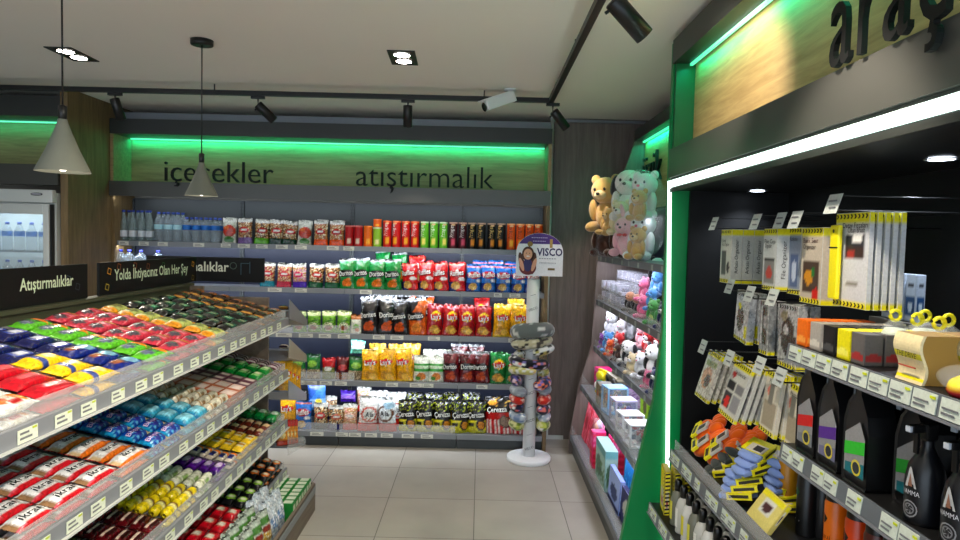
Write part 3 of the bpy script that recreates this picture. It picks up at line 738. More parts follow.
MB().box(hx+hw*.36, hx+hw*.66, -.0712, -.0706, hz+hh*.14, hz+hh*.19, S(120, 100, 50)).lathe([(.001, 0), (.022, 0)], n=18, caps=False, col=S(150, 120, 60), X=T(hx-hw*.42, -.0712, hz+hh*.74)@STANDX)\
    .box(hx+hw*.42, hx+hw*.54, -.0716, -.0706, hz+hh*.66, hz+hh*.86, S(170, 140, 80)).build('seal', 'card', hb)
# printed portrait of a long haired person hugging a scarf
po = MB(); Q2 = T(hx-hw*.50, -.0700, hz+hh*.02)@STANDX@Matrix.Diagonal((1.12, 1.12, 1, 1))
def disc(mb, cx, cy, rx, ry, col, z, rot=0):
    pts_ = [(cx+rx*math.cos(a)*math.cos(rot)-ry*math.sin(a)*math.sin(rot), cy+rx*math.cos(a)*math.sin(rot)+ry*math.sin(a)*math.cos(rot), z) for a in [2*PI*i/18 for i in range(18)]]
    mb.add(pts_, [tuple(range(18))], col, X=Q2, smooth=False)
disc(po, 0, .152, .044, .055, S(92, 52, 34), .0)
disc(po, -.045, .09, .02, .075, S(92, 52, 34), .0, .2); disc(po, .04, .085, .022, .08, S(92, 52, 34), .0, -.1)
disc(po, 0, .055, .062, .055, S(120, 44, 50), .0006)
disc(po, 0, .075, .03, .05, S(60, 54, 110), .0010)
disc(po, 0, .150, .032, .040, S(226, 172, 142), .0014)
disc(po, -.045, .075, .014, .05, S(222, 168, 140), .0014, .3); disc(po, .045, .075, .014, .05, S(222, 168, 140), .0014, -.3)
disc(po, -.012, .158, .004, .003, DBROWN, .0018); disc(po, .012, .158, .004, .003, DBROWN, .0018); disc(po, 0, .136, .012, .004, S(240, 235, 230), .0018)
po.build('portrait', 'card', hb)

# ------------------------------------------------------------------ toy bay on the right
TY0, TY1 = 3.52, 5.50
TS = [(1.70, 1.0), (1.33, .995), (.935, .985), (.60, .885), (.16, .81)]   # top height, front x
TB = 1.46
tp = [(TB, 0), (.80, 0), (.80, .16), (.87, .6), (.965, .935), (.98, 1.33), (.99, 1.72), (1.06, 2.0), (1.27, 2.66), (1.27, 2.75), (TB, 2.75)]
def profile_x(z):
    for (xa, za), (xb_, zb) in zip(tp[1:], tp[2:]):
        if za <= z <= zb and zb > za: return xa+(xb_-xa)*(z-za)/(zb-za)
    return 1.0
tb_ = empty('toy_shelving_bay', (1.2, 4.5, 0)); tag(tb_, 'toy shelving bay with sloping end panel, full of plush toys and boxed games', 'shelving unit')
O = T(-1.2, -4.5, 0)
MB().prism(tp[::-1], 'y', TY1+.002, TY1+.03, X=O).build('end_panel', 'wood_dark', tb_)
MB().box(TB-.02, TB, TY0, TY1, 0, 2.1, X=O).build('back_panel', 'shelf_dark', tb_)
MB().box(.83, TB-.021, TY0, TY1, 0, .10, X=O).build('kickplate', 'kick', tb_)
for k, (z, x) in enumerate(TS):
    sh = MB().box(x+.008, TB-.021, TY0, TY1, z-.024, z, X=O).build('shelf', 'metal_paint', tb_)
    MB().box(x-.004, x+.006, TY0, TY1, z-.042, z+.003, X=O, b=.002).build('price_rail', 'rail_dark', sh)
    y = TY1-.12; n = 0
    while y > TY0+.05 and k < 4:
        MB().box(x-.0062, x-.0045, y-.04, y, z-.037, z-.005, S(176, 182, 178), X=O).build('price_tag', 'card', sh); y -= [.21, .26, .33][n % 3]; n += 1
    if k < 4: MB().box(x+.010, x+.022, TY0+.02, TY1-.02, z-.034, z-.026, X=O).build('led_strip', 'led_white', sh)
    if k in (1, 2, 3, 4): MB().box(x+.009, x+.011, TY0+.02, TY1-.01, z+.001, z+(.055 if k < 3 else .085), X=O).build('front_guard', 'acrylic', sh)
MB().box(1.27, TB, TY0, TY1, 2.67, 2.76, X=O).build('soffit', 'dark_fascia', tb_)
MB().box(1.36, 1.38, TY0, TY1, 2.10, 2.669, X=O).build('sign_board', 'wood_sign_y', tb_)
MB().box(1.335, 1.35, TY0+.02, TY1-.02, 2.655, 2.667, X=O).build('green_led_strip', 'led_green', tb_)
area('green_cove_toys', (1.33, 4.5, 2.65), .03, 1.9, 3.4, GRN, (0, R(-14), 0))
p0 = at(633, 170, x=1.33); p1 = at(659, 160, x=1.33)
letters('müzik', fitsize('müzik', p0.y-p1.y), (1.345, p0.y, 2.30), 'black', 'shop_lettering', 'black letters reading müzik on the green lit board above the plush toys', FACEX)
for k, (z, x) in enumerate([(2.02, 1.06)] + TS[:4]):
    pw = [1.2, 3.4, 3.4, 3.4, 3.0][k]
    area('toy_shelf_light', (x+.03, 4.5, z-.038), .02, 1.9, pw, (.86, .86, 1.0), (0, R(-32), 0))
# green end panel dividing the toys from the car accessories
gp = [(1.64, 0), (.795, 0), (.80, .16), (.87, .56), (.955, .96), (.99, 1.35), (.995, 2.88), (1.64, 2.88)]
tag(MB().prism(gp[::-1], 'y', 3.475, 3.515).build('divider_panel', 'green_panel'), 'tall green end panel between the toy bay and the car accessory bay', 'panel')

# ------------------------------------------------------------------ car accessory bay on the right
CY0, CY1 = .75, 3.465
cb = empty('car_accessory_bay', (1.3, 2.1, 0)); tag(cb, 'black shelving bay of car accessories with glowing white green strip around it', 'shelving unit')
O = T(-1.3, -2.1, 0)
MB().box(1.62, 1.64, CY0, CY1, 0, 2.1, X=O).build('back_panel', 'black_matte', cb)
MB().box(1.10, 1.619, 3.44, 3.464, 0, 2.099, X=O).build('end_panel', 'black_matte', cb)
MB().box(1.0, 1.64, CY0, CY1, 2.10, 2.125, X=O).build('canopy_deck', 'black', cb)
MB().box(.985, .999, CY0, CY1, 2.165, 2.315, X=O).box(.999, 1.10, CY0, CY1, 2.295, 2.315, X=O).build('fascia', 'fascia', cb)
MB().box(.990, .999, CY0, CY1, 2.09, 2.110, X=O).box(.995, .999, CY0, CY1, 2.155, 2.164, X=O).build('fascia_lip', 'dark_fascia', cb)
MB().box(.986, .998, CY0, CY1, 2.116, 2.150, X=O).build('led_strip', 'led_portal', cb)
le = MB(); le.add([(.982+.0, 3.462, 2.15), (1.000, 3.462, 2.15), (1.062, 3.462, .10), (1.044, 3.462, .10), (.982, 3.450, 2.15), (1.000, 3.450, 2.15), (1.062, 3.450, .10), (1.044, 3.450, .10)],
    [(0, 1, 2, 3), (7, 6, 5, 4), (0, 4, 5, 1), (1, 5, 6, 2), (2, 6, 7, 3), (3, 7, 4, 0)], X=O, smooth=False)
le.build('led_strip', 'led_portal', cb)
MB().box(1.10, 1.12, CY0, CY1, 2.30, 2.76, X=O).build('sign_board', 'wood_sign_y', cb)
MB().box(.985, 1.12, CY0, CY1, 2.762, 2.79, X=O).box(.985, 1.0, CY0, CY1, 2.79, 2.885, X=O).build('soffit', 'dark_fascia', cb)
MB().box(1.07, 1.085, CY0+.02, CY1-.02, 2.749, 2.761, X=O).build('green_led_strip', 'led_green', cb)
MB().box(1.0, 1.10, 3.44, 3.464, 2.316, 2.76, X=O).build('recess_end', 'green_shaded', cb)
area('green_cove_cars', (1.06, 2.1, 2.74), .03, 2.6, 3.2, GRN, (0, R(-10), 0))
area('portal_strip_light', (.975, 2.1, 2.13), .03, 2.6, 1.6, (.72, 1.0, .86), (0, R(120), 0))
for (xx, yy) in ((1.4, 3.32), (1.4, 2.0), (1.4, 1.1)):
    s_ = MB().lathe([(.001, -.003), (.036, -.003)], n=20, caps=False, X=T(xx-1.3, yy-2.1, 2.0985)).build('spot_lens', 'spot_cool', cb)
    MB().lathe([(.037, -.002), (.045, -.004), (.046, -.001)], n=20, caps=False, X=T(xx-1.3, yy-2.1, 2.0985)).build('spot_ring', 'metal_paint', cb)
    spot('bay_spot', (xx, yy, 2.09), (xx-.12, yy-.1, 0), 16, COOL, 125, .8)
letters('araç', .215/.56*1.0, (.972, at(833, 60, x=.98).y, 2.318), 'black_matte', 'shop_lettering', 'large black letters reading araç on the fascia at the top right', FACEX, depth=.016, thin=.004, kx=.66, sp=1.16)
CS = [(1.505, 1.0, CY0, 2.085), (1.178, 1.0, CY0, 2.10), (.765, 1.0, CY0, 3.29), (.44, .93, CY0, 3.40)]
for k, (z, x, a, b_) in enumerate(CS):
    sh = MB().box(x+.008, 1.619, a, b_, z-.022, z, X=O).build('shelf', 'black', cb)
    MB().prism([(x-.006, z-.045), (x+.006, z-.045), (x+.006, z+.004), (x, z+.004)], 'y', a, b_, X=O).build('price_rail', 'rail_dark', sh)
    MB().box(x-.012, x+.006, a, b_, z-.052, z-.046, X=O).build('rail_lip', 'metal_paint', sh)
    y = b_-.02; n = 0
    while y > a+.1:
        wl = .078 if k == 0 else .066
        MB().prism([(x-.0085, z-.043), (x-.0065, z-.043), (x-.001, z+.001), (x-.003, z+.001)], 'y', y-wl, y, S(206, 214, 204), X=O)\
            .box(x-.0095, x-.0083, y-wl*.6, y-.008, z-.034, z-.029, GREY, X=O).box(x-.0085, x-.0068, y-wl*.7, y-.008, z-.022, z-.018, GREY, X=O)\
            .box(x-.0068, x-.0050, y-wl+.003, y-wl*.75, z-.010, z-.004, S(210, 220, 40), X=O).build('price_tag', 'card', sh)
        y -= wl + ([.006, .006, .006, .012][n % 4] if k == 0 else [.004, .05, .004, .05, .08][n % 5]); n += 1
    if k in (2,): MB().box(x+.012, x+.015, a, b_-.03, z+.001, z+.06, X=O).build('front_guard', 'acrylic', sh)
    if k == 0:
        pass

# ------------------------------------------------------------------ packets and tubes on the back shelves
def bag_maker(name, w, h, t, art, texts=(), mat='film', seed=1, bottom=.75, nu=16, nv=26, back=None):
    def mk():
        mb = MB(); X = T(0, 0, h/2) @ STANDX
        th = add_wrap(mb, h*1.02, w*1.06, t*1.25, art, X, nu, nv, 0, .16, seed, bottom=bottom, back=back)
        for tt in texts:
            stand_text(mb, th, tt[0], .062, tt[2]*w, tt[3]*h-.018, tt[4], width=tt[1]*w, X=X, eps=.0065, thin=-.02, rot=tt[5] if len(tt) > 5 else 0)
        return mb.build(name, mat)
    return mk
def nuts(spk, bot, logo, top=S(210, 210, 205), s=1):
    return A(TAN, ('speck', s, 0, 1, .45, spk), ('speck', s+9, 0, 1, .2, CREAM), ('band', 0, .24, bot), ('band', .86, 1, top), ('ell', .5, .55, .36, .12, logo), ('ell', .5, .55, .24, .045, WHITE))
def lays(base, alt):
    return A(base, ('band', 0, .06, alt), ('ell', .5, .62, .30, .16, YELLOW), ('ell', .5, .61, .38, .085, S(210, 30, 34)), ('ell', .42, .20, .26, .13, S(226, 168, 60)), ('ell', .62, .16, .2, .09, S(240, 196, 90)), ('band', .93, 1, alt))
def dor(base, chip, alt):
    return A(base, ('diag', .78, .9, alt), ('ell', .5, .52, .48, .13, BLACK), ('ell', .5, .2, .3, .12, chip), ('ell', .62, .3, .14, .08, chip), ('band', .94, 1, LGREY))
def ruf(base, low, mid):
    return A(base, ('diag', .30, -.5, base), ('rect', 0, 0, .45, .34, low), ('ell', .48, .62, .46, .13, mid), ('ell', .42, .2, .27, .13, S(232, 184, 96)), ('ell', .5, .15, .16, .07, S(246, 210, 130)), ('band', .9, .96, S(220, 120, 90)), ('ell', .8, .42, .18, .06, WHITE))
B = {}
def defbag(k, *a, **kw): B[k] = bag_maker(*a, **kw)
LT = [("Lay's", .62, 0, .09, WHITE, .12)]
NW, NH = .128, .215
for k, spk, bot, lg in (('n_green', S(96, 40, 30), S(70, 150, 40), S(200, 30, 40)), ('n_lilac', S(120, 60, 40), S(140, 110, 170), S(200, 30, 40)), ('n_lime', BROWN, S(110, 190, 40), S(170, 30, 40)),
                        ('n_dark', BROWN, S(20, 70, 50), S(190, 30, 50)), ('n_orange', S(170, 100, 60), S(236, 96, 20), S(190, 20, 40)), ('n_teal', S(150, 60, 80), S(30, 150, 170), S(210, 40, 60)),
                        ('n_rose', S(190, 60, 80), S(200, 50, 80), S(210, 60, 80)), ('n_viol', S(210, 150, 190), S(90, 50, 180), S(220, 60, 110)), ('n_mix', BROWN, S(10, 100, 60), S(200, 40, 40)), ('n_black', S(30, 26, 28), S(40, 38, 50), S(210, 70, 70)),
                        ('n_navy', S(60, 50, 60), S(40, 36, 110), S(200, 110, 90)), ('n_redw', S(220, 160, 150), S(214, 50, 40), S(240, 210, 200))):
    defbag(k, 'nut_packet', NW, NH, .05, nuts(spk, bot, lg, s=len(B)+1), seed=len(B))
defbag('veg', 'nut_packet', .125, .215, .05, A(S(206, 208, 196), ('ell', .5, .5, .48, .24, S(190, 60, 40)), ('ell', .5, .16, .36, .12, S(60, 130, 40)), ('ell', .3, .62, .2, .08, S(220, 120, 60)), ('band', .88, 1, S(220, 222, 214))), seed=4)
defbag('g_small', 'herb_snack_packet', .125, .185, .05, A(S(120, 170, 50), ('band', .80, 1, S(214, 226, 170)), ('ell', .5, .3, .36, .2, S(230, 226, 190)), ('ell', .5, .25, .26, .12, S(170, 60, 40)), ('speck', 3, .1, .7, .25, S(50, 110, 30))), seed=5)
defbag('g_white', 'herb_snack_packet', .10, .165, .045, A(S(226, 228, 214), ('band', .75, 1, S(190, 120, 60)), ('ell', .5, .35, .3, .16, S(120, 170, 70)), ('ell', .6, .2, .2, .1, S(236, 130, 90))), seed=6)
defbag('dor_blk', 'corn_chip_bag', .158, .315, .085, dor(S(34, 30, 32), S(216, 96, 30), S(20, 18, 20)), [('Doritos', .86, 0, .02, WHITE, .12)], seed=7, mat='foil')
defbag('dor_or', 'corn_chip_bag', .158, .315, .085, dor(S(220, 104, 26), S(240, 150, 60), S(28, 26, 28)), [('Doritos', .86, 0, .02, WHITE, .12)], seed=8, mat='foil')
defbag('dor_gr', 'corn_chip_bag', .15, .27, .07, dor(S(16, 136, 60), S(232, 130, 30), S(24, 150, 76)), [('Doritos', .86, 0, .02, WHITE, .12)], seed=9, mat='foil')
defbag('dor_rd', 'corn_chip_bag', .148, .275, .07, dor(S(112, 16, 28), S(200, 84, 36), S(90, 12, 24)), [('Doritos', .86, 0, .02, WHITE, .06)], seed=10, mat='foil')
defbag('lay_red', 'potato_crisp_bag', .148, .265, .07, lays(S(176, 26, 34), S(190, 60, 60)), LT, seed=11, mat='foil')
defbag('lay_yel', 'potato_crisp_bag', .155, .275, .07, lays(S(236, 178, 22), S(236, 200, 70)), LT, seed=12, mat='foil')
defbag('lay_grn', 'potato_crisp_bag', .148, .265, .07, lays(S(22, 128, 62), S(60, 150, 80)), LT, seed=13, mat='foil')
defbag('ruf_red', 'ridged_crisp_bag', .148, .25, .07, ruf(S(214, 26, 34), S(50, 60, 120), S(170, 14, 22)), [('Ruffles', .8, 0, .12, WHITE, .1)], seed=14, mat='foil')
defbag('ruf_blu', 'ridged_crisp_bag', .14, .235, .065, ruf(S(36, 120, 200), S(20, 50, 130), S(196, 30, 50)), [('Ruffles', .8, 0, .12, WHITE, .1)], seed=15, mat='foil')
defbag('gw', 'cracker_packet', .135, .225, .06, A(S(226, 228, 216), ('band', .42, .72, S(70, 170, 70)), ('band', .52, .62, S(220, 240, 210)), ('ell', .5, .22, .3, .15, S(232, 150, 70)), ('ell', .3, .14, .16, .08, S(90, 160, 60))), seed=16, mat='foil')
defbag('r_gn', 'seed_packet', .12, .185, .045, A(S(180, 26, 34), ('band', 0, .55, S(150, 150, 90)), ('speck', 5, 0, .55, .4, S(90, 120, 50)), ('ell', .5, .5, .3, .1, WHITE), ('band', .82, 1, S(200, 30, 44))), seed=17)
defbag('d_red', 'seed_packet', .115, .19, .045, A(S(96, 16, 26), ('ell', .5, .55, .34, .14, S(200, 70, 70)), ('band', 0, .3, S(180, 110, 60)), ('speck', 6, 0, .3, .4, BROWN), ('band', .85, 1, S(120, 20, 30))), seed=18)
defbag('g_nut', 'seed_packet', .125, .21, .05, A(S(40, 124, 56), ('band', 0, .42, S(196, 180, 150)), ('speck', 7, 0, .42, .4, S(110, 90, 60)), ('ell', .5, .62, .36, .13, S(150, 196, 80)), ('band', .86, 1, S(24, 90, 50))), seed=19)
defbag('a_red', 'biscuit_bag', .165, .30, .07, A(S(232, 232, 230), ('band', 0, .24, S(214, 46, 34)), ('ring', .5, .50, .44, .22, S(206, 80, 60)), ('ell', .5, .50, .3, .14, WHITE), ('speck', 8, .3, .4, .3, S(190, 110, 80))), [('A la', .4, 0, .0, S(40, 44, 70), 0)], seed=20)
defbag('a_blu', 'biscuit_bag', .175, .30, .07, A(S(226, 232, 236), ('band', 0, .26, S(214, 60, 44)), ('ring', .5, .54, .46, .25, S(120, 80, 60)), ('ell', .5, .54, .34, .17, S(232, 240, 246)), ('ell', .7, .78, .3, .1, S(170, 205, 226))), [('A la', .5, 0, .04, S(24, 30, 60), 0)], seed=21)
defbag('cz', 'corn_snack_bag', .158, .27, .07, A(S(20, 20, 20), ('speck', 9, .66, .98, .22, S(150, 160, 30)), ('band', 0, .42, S(222, 214, 40)), ('ell', .72, .26, .26, .17, S(34, 30, 24)), ('ell', .74, .26, .18, .12, S(220, 150, 30)), ('band', 0, .10, S(176, 176, 40)), ('rect', .05, .2, .36, .34, S(60, 58, 30))), [('Çerezza', .9, -.02, .07, WHITE, .08)], seed=22, mat='foil')
defbag('cz_pop', 'popcorn_bag', .235, .31, .08, A(S(24, 20, 20), ('speck', 10, .75, .98, .2, S(220, 180, 90)), ('band', 0, .42, S(236, 230, 224)), ('stripe', 13, 0, .42, S(200, 30, 36)), ('band', .42, .58, S(196, 28, 30)), ('ell', .8, .34, .22, .17, S(90, 70, 60)), ('ell', .8, .34, .17, .13, S(150, 126, 110)), ('ell', .35, .84, .16, .07, S(236, 170, 60))), [('Çerezza', .75, .02, .17, WHITE, .06)], seed=23)
defbag('blue_mag', 'snack_packet', .15, .235, .03, A(S(70, 130, 200), ('band', .1, .4, S(150, 190, 226)), ('diag', .7, .8, S(40, 90, 170)), ('ell', .6, .3, .2, .1, S(240, 220, 80))), seed=24)
defbag('p_pack', 'snack_packet', .14, .10, .05, A(S(70, 30, 150), ('band', .3, .6, S(150, 110, 210))), seed=25)
defbag('tealbox', 'snack_packet', .125, .11, .05, A(S(120, 210, 190), ('band', .35, .6, S(232, 244, 240))), seed=26)

def tube_maker(name, r, h, base, alt, txt=True, lid=WHITE, tcol=WHITE):
    def mk():
        o = empty(name)
        mb = MB()
        def art(a, z):
            v = z/h
            if v < .42 and v > .10 and abs(a) < .7 and ((a/.6)**2 + ((v-.26)/.14)**2) < 1: return alt
            return base
        mb.lathe([(r*.98, 0), (r, .004)] + [(r, h*k/12) for k in range(1, 12)] + [(r, h-.014)], art, n=20)
        if txt:
            def fn(px, py):
                a = -py/r; return ((r+.0008)*math.sin(a), -(r+.0008)*math.cos(a), h*.66+px)
            mb.text('Pringles', .05, (0, 0), tcol, fn=lambda px, py: fn(px, py-.0), width=h*.46)
            mb.ell((0, -r*.93, h*.90), (r*.5, r*.14, h*.035), S(230, 190, 140))
        mb.build('body', 'card', o)
        MB().lathe([(r*1.02, h-.0138), (r*1.03, h-.012), (r*1.03, h-.001), (r*.95, h), (r*.6, h-.002)], lid, n=20).build('lid', 'plastic', o)
        return o
    return mk
TB_ = {}
TB_['red'] = tube_maker('crisp_tube', .037, .235, S(206, 20, 26), S(246, 180, 40), lid=S(235, 120, 60))
TB_['green'] = tube_maker('crisp_tube', .037, .235, S(110, 190, 50), S(240, 226, 120), lid=S(200, 220, 190))
TB_['plum'] = tube_maker('crisp_tube', .037, .235, S(80, 16, 34), S(206, 80, 110), lid=S(200, 160, 140))
TB_['black'] = tube_maker('crisp_tube', .037, .235, S(26, 20, 20), S(236, 150, 40), lid=S(180, 150, 130), tcol=S(240, 200, 120))
TB_['orange'] = tube_maker('crisp_tube', .037, .235, S(232, 100, 22), S(250, 190, 60), lid=S(240, 170, 110), tcol=S(60, 20, 10))
TB_['short_red'] = tube_maker('short_snack_can', .038, .185, S(196, 24, 34), S(240, 220, 200), txt=False, lid=S(220, 120, 110))
TB_['short_orange'] = tube_maker('short_snack_can', .038, .185, S(238, 120, 20), S(250, 180, 60), txt=False, lid=S(250, 140, 30))
TB_['short_lime'] = tube_maker('short_snack_can', .038, .175, S(150, 196, 60), S(236, 230, 170), txt=False, lid=S(210, 220, 180))
TB_['mini_orange'] = tube_maker('short_snack_can', .036, .07, S(238, 110, 30), S(250, 180, 60), txt=False, lid=S(240, 120, 40))

def bottle_maker(name, r, h, mat, cap, label=None, lz=(.45, .62), neck=.32, jug=False):
    def mk():
        o = empty(name)
        pr = [(r*.9, 0), (r, .006)]
        for k in range(1, 8): pr.append((r*(1 if k % 2 else .965), .006+(h*(1-neck)-.01)*k/8))
        pr += [(r, h*(1-neck)), (r*.8, h*(1-neck*.72)), (r*.48, h*(1-neck*.42)), (.013, h*(1-neck*.22)), (.013, h-.018)]
        MB().lathe(pr, n=18).build('bottle_body', mat, o)
        MB().lathe([(.015, h-.0178), (.0155, h-.002), (.013, h)], cap, n=14).build('cap', 'plastic', o)
        if label:
            MB().lathe([(r*1.008, h*lz[0]), (r*1.012, h*(lz[0]+lz[1])/2), (r*1.008, h*lz[1])], lambda a, z: label if abs(a) < 1.2 or True else WHITE, n=18, caps=False).build('label', 'card', o)
        return o
    return mk
WB = {'soda': bottle_maker('mineral_water_bottle', .034, .275, 'petgreen', S(30, 60, 150), S(210, 214, 220), (.14, .34), .5),
      'big': bottle_maker('water_bottle', .040, .265, 'pet', S(60, 90, 180), S(176, 214, 226), (.42, .58), .34),
      'small': bottle_maker('water_bottle', .037, .225, 'pet', S(70, 100, 190), S(40, 120, 200), (.50, .68), .34),
      'jug': bottle_maker('large_water_jug', .075, .30, 'pet', S(80, 90, 220), S(60, 120, 180), (.3, .5), .35)}

def bx(px, py, Y): return at(px, py, y=Y).x
def ordlab(base, i, n, side='from the left'):
    if n == 1: return base
    return f'{base}, {ORD[i] if i < 14 else "last"} {side}' if i < n-1 or n > 14 else f'{base}, rightmost one'
# row runs: (kind table, kind, [pixel x...], y offset, z offset, lean, description, category, group)
def run(tbl, kind, pxs, k, desc, cat, group, dy=.078, dz=0.0, pyo=None, yaw=0.0, lean=0.05, labs=None):
    z, yf = SH[k]; Y = yf + dy
    for i, px in enumerate(pxs):
        x = bx(px, (pyo or [235, 275, 320, 360, 410][k]), Y)
        j = (hsh(i, px)-.5)
        rx = -lean if tbl is B else 0
        lab = labs[i] if labs else ordlab(desc, i, len(pxs))
        place(kind, tbl[kind], (x, Y+(hsh(px, i, 3)-.5)*.02*(tbl is B), z+dz+.001), (rx*(.4+1.6*hsh(px, 7, i)), j*.17 if tbl is B else 0, yaw+j*.7), lab, cat, group, scale=(.94+.07*hsh(px, 1, i), 1, .95+.08*hsh(px, 2, i)) if tbl is B else None)
G1 = 'snacks on the top back shelf'
run(WB, 'soda', [115, 124, 133, 142, 150], 0, 'clear mineral water bottle in the front row at the top shelf left end', 'bottle', 'mineral water bottles on the top shelf', pyo=228)
run(WB, 'soda', [119, 129, 138, 147], 0, 'clear mineral water bottle in the second row, top shelf left end', 'bottle', 'mineral water bottles on the top shelf', dy=.135, pyo=228)
run(WB, 'big', [159, 168.5, 178], 0, 'tall clear water bottle with pale blue label on the top shelf', 'bottle', 'tall water bottles on the top shelf', pyo=228)
run(WB, 'big', [164, 173.5, 183], 0, 'tall clear water bottle in the row behind, top shelf', 'bottle', 'tall water bottles on the top shelf', dy=.145, pyo=228)
run(WB, 'small', [187, 196.5, 206, 215.5], 0, 'small clear water bottle with bright blue label on the top shelf', 'bottle', 'small water bottles on the top shelf', pyo=228)
run(WB, 'small', [192, 201, 210.5, 220], 0, 'small clear water bottle in the row behind the blue labelled ones', 'bottle', 'small water bottles on the top shelf', dy=.17, pyo=228)
run(B, 'veg', [229], 0, 'pale snack packet with red and green picture beside the water bottles', 'packet', G1)
run(B, 'n_lilac', [245], 0, 'nut packet with lilac bottom on the top back shelf', 'packet', G1)
run(B, 'n_lime', [261.5], 0, 'nut packet with lime green bottom on the top back shelf', 'packet', G1)
run(B, 'n_dark', [276, 289], 0, 'nut packet with dark green bottom on the top back shelf', 'packet', G1)
PROTO['veg2'] = PROTO['veg']
run(B, 'veg', [304], 0, 'pale snack packet with red picture, left of the orange bottomed nut packets', 'packet', G1)
run(B, 'n_orange', [321, 337], 0, 'wide nut packet with orange bottom on the top back shelf', 'packet', G1)
run(TB_, 'short_red', [349.5, 358.5], 0, 'short red snack can on the top back shelf', 'can', G1)
run(TB_, 'short_orange', [368], 0, 'short orange snack can on the top back shelf', 'can', G1)
run(TB_, 'short_lime', [377.3], 0, 'short lime green snack can with an orange one on top', 'can', G1)
run(TB_, 'mini_orange', [377.3], 0, 'tiny orange snack can stacked on the lime green can', 'can', G1, dz=.177)
G2 = 'tall crisp tubes on the top back shelf'
run(TB_, 'red', [387.3, 396.6, 405.8, 415], 0, 'tall bright red crisp tube', 'crisp tube', G2)
run(TB_, 'green', [424.7, 434.1, 443.5], 0, 'tall light green crisp tube', 'crisp tube', G2)
run(TB_, 'plum', [453.2, 462.6], 0, 'tall dark plum crisp tube', 'crisp tube', G2)
run(TB_, 'black', [472, 481.5, 491.5, 501.3], 0, 'tall black crisp tube', 'crisp tube', G2)
run(TB_, 'orange', [511, 520.2, 529.4, 538.6], 0, 'tall orange crisp tube', 'crisp tube', G2)
# second shelf
run(WB, 'jug', [121, 129.5], 1, 'large water jug with violet blue cap showing above the gondola sign', 'jug', 'large water jugs on the second shelf', dy=.09, pyo=265)
run(WB, 'jug', [141, 158], 1, 'large clear water jug further right above the gondola sign', 'jug', 'large water jugs on the second shelf', dy=.10, pyo=265)
G = 'snack packets on the second back shelf'
run(B, 'n_teal', [267], 1, 'nut packet with teal bottom on the second back shelf', 'packet', G)
run(B, 'n_rose', [284], 1, 'nut packet with rose red bottom on the second back shelf', 'packet', G)
run(B, 'n_viol', [300], 1, 'whitish packet with violet bottom on the second back shelf', 'packet', G)
run(B, 'n_mix', [315.5, 332], 1, 'nut packet with deep green bottom on the second back shelf', 'packet', G)
run(B, 'dor_gr', [348, 362.5, 377.5, 393.5], 1, 'green Doritos-style corn chip bag on the second back shelf'.replace('Doritos-style ', ''), 'crisp bag', G)
run(B, 'dor_gr', [384, 400], 1, 'green corn chip bag lying higher at the back of the second shelf', 'crisp bag', G, dy=.18, dz=.065)
run(B, 'ruf_red', [410.5, 427, 441.5, 457.5], 1, 'red ridged crisp bag on the second back shelf', 'crisp bag', G)
run(B, 'ruf_red', [417], 1, 'red ridged crisp bag raised behind the row of red bags', 'crisp bag', G, dy=.18, dz=.06)
run(B, 'ruf_blu', [473.5, 488.5, 503.5, 518.5, 531.5], 1, 'blue ridged crisp bag on the second back shelf', 'crisp bag', G)
run(B, 'ruf_blu', [479, 496, 512], 1, 'blue ridged crisp bag behind the front blue row', 'crisp bag', G, dy=.17, dz=.035)
# third shelf
G = 'snack packets on the third back shelf'
run(B, 'g_small', [300, 314.5, 329, 343.5], 2, 'small green herb snack packet behind the clear guard', 'packet', G)
run(B, 'g_white', [356.5], 2, 'small whitish snack packet left of the black corn chip bags', 'packet', G)
run(B, 'dor_blk', [370, 386, 401.5], 2, 'black corn chip bag with orange chip on the third back shelf', 'crisp bag', G)
run(B, 'dor_or', [418], 2, 'orange and black corn chip bag on the third back shelf', 'crisp bag', G)
run(B, 'dor_blk', [377, 393], 2, 'black corn chip bag standing in the back row of the third shelf', 'crisp bag', G, dy=.19, dz=.02)
run(B, 'dor_or', [409, 424], 2, 'orange corn chip bag in the back row of the third shelf', 'crisp bag', G, dy=.19, dz=.03)
run(B, 'lay_red', [434, 450, 466.5, 483.5], 2, 'dark red potato crisp bag on the third back shelf', 'crisp bag', G)
run(B, 'lay_red', [482], 2, 'dark red potato crisp bag raised behind the dark red row', 'crisp bag', G, dy=.19, dz=.07)
run(B, 'lay_yel', [501.5, 518.5], 2, 'yellow potato crisp bag at the right of the third back shelf', 'crisp bag', G)
run(B, 'lay_yel', [516], 2, 'yellow potato crisp bag raised at the back, near the neck pillows', 'crisp bag', G, dy=.19, dz=.06)
# fourth shelf
G = 'snack packets on the fourth back shelf'
run(B, 'g_nut', [286, 299], 3, 'low green seed packet at the left of the fourth back shelf', 'packet', G)
run(B, 'g_nut', [314, 355], 3, 'green seed packet on the fourth back shelf', 'packet', G, labs=['green seed packet left of the red and green ones', 'green seed packet with a pale teal packet above it'])
run(B, 'tealbox', [357.5], 3, 'pale teal packet on top behind the green seed packet', 'packet', G, dy=.12, dz=.225)
run(B, 'r_gn', [329], 3, 'red topped seed packet with green seeds on the fourth back shelf', 'packet', G)
run(B, 'd_red', [342], 3, 'dark red seed packet on the fourth back shelf', 'packet', G)
run(B, 'lay_yel', [371, 388, 405], 3, 'golden yellow potato crisp bag on the fourth back shelf', 'crisp bag', G)
run(B, 'lay_yel', [378, 396, 411], 3, 'golden yellow potato crisp bag in the back row of the fourth shelf', 'crisp bag', G, dy=.18, dz=.03)
run(B, 'gw', [421.5, 436.5], 3, 'white and green cracker packet on the fourth back shelf', 'packet', G)
run(B, 'gw', [429, 444], 3, 'white cracker packet standing behind the front cracker packets', 'packet', G, dy=.17, dz=.045)
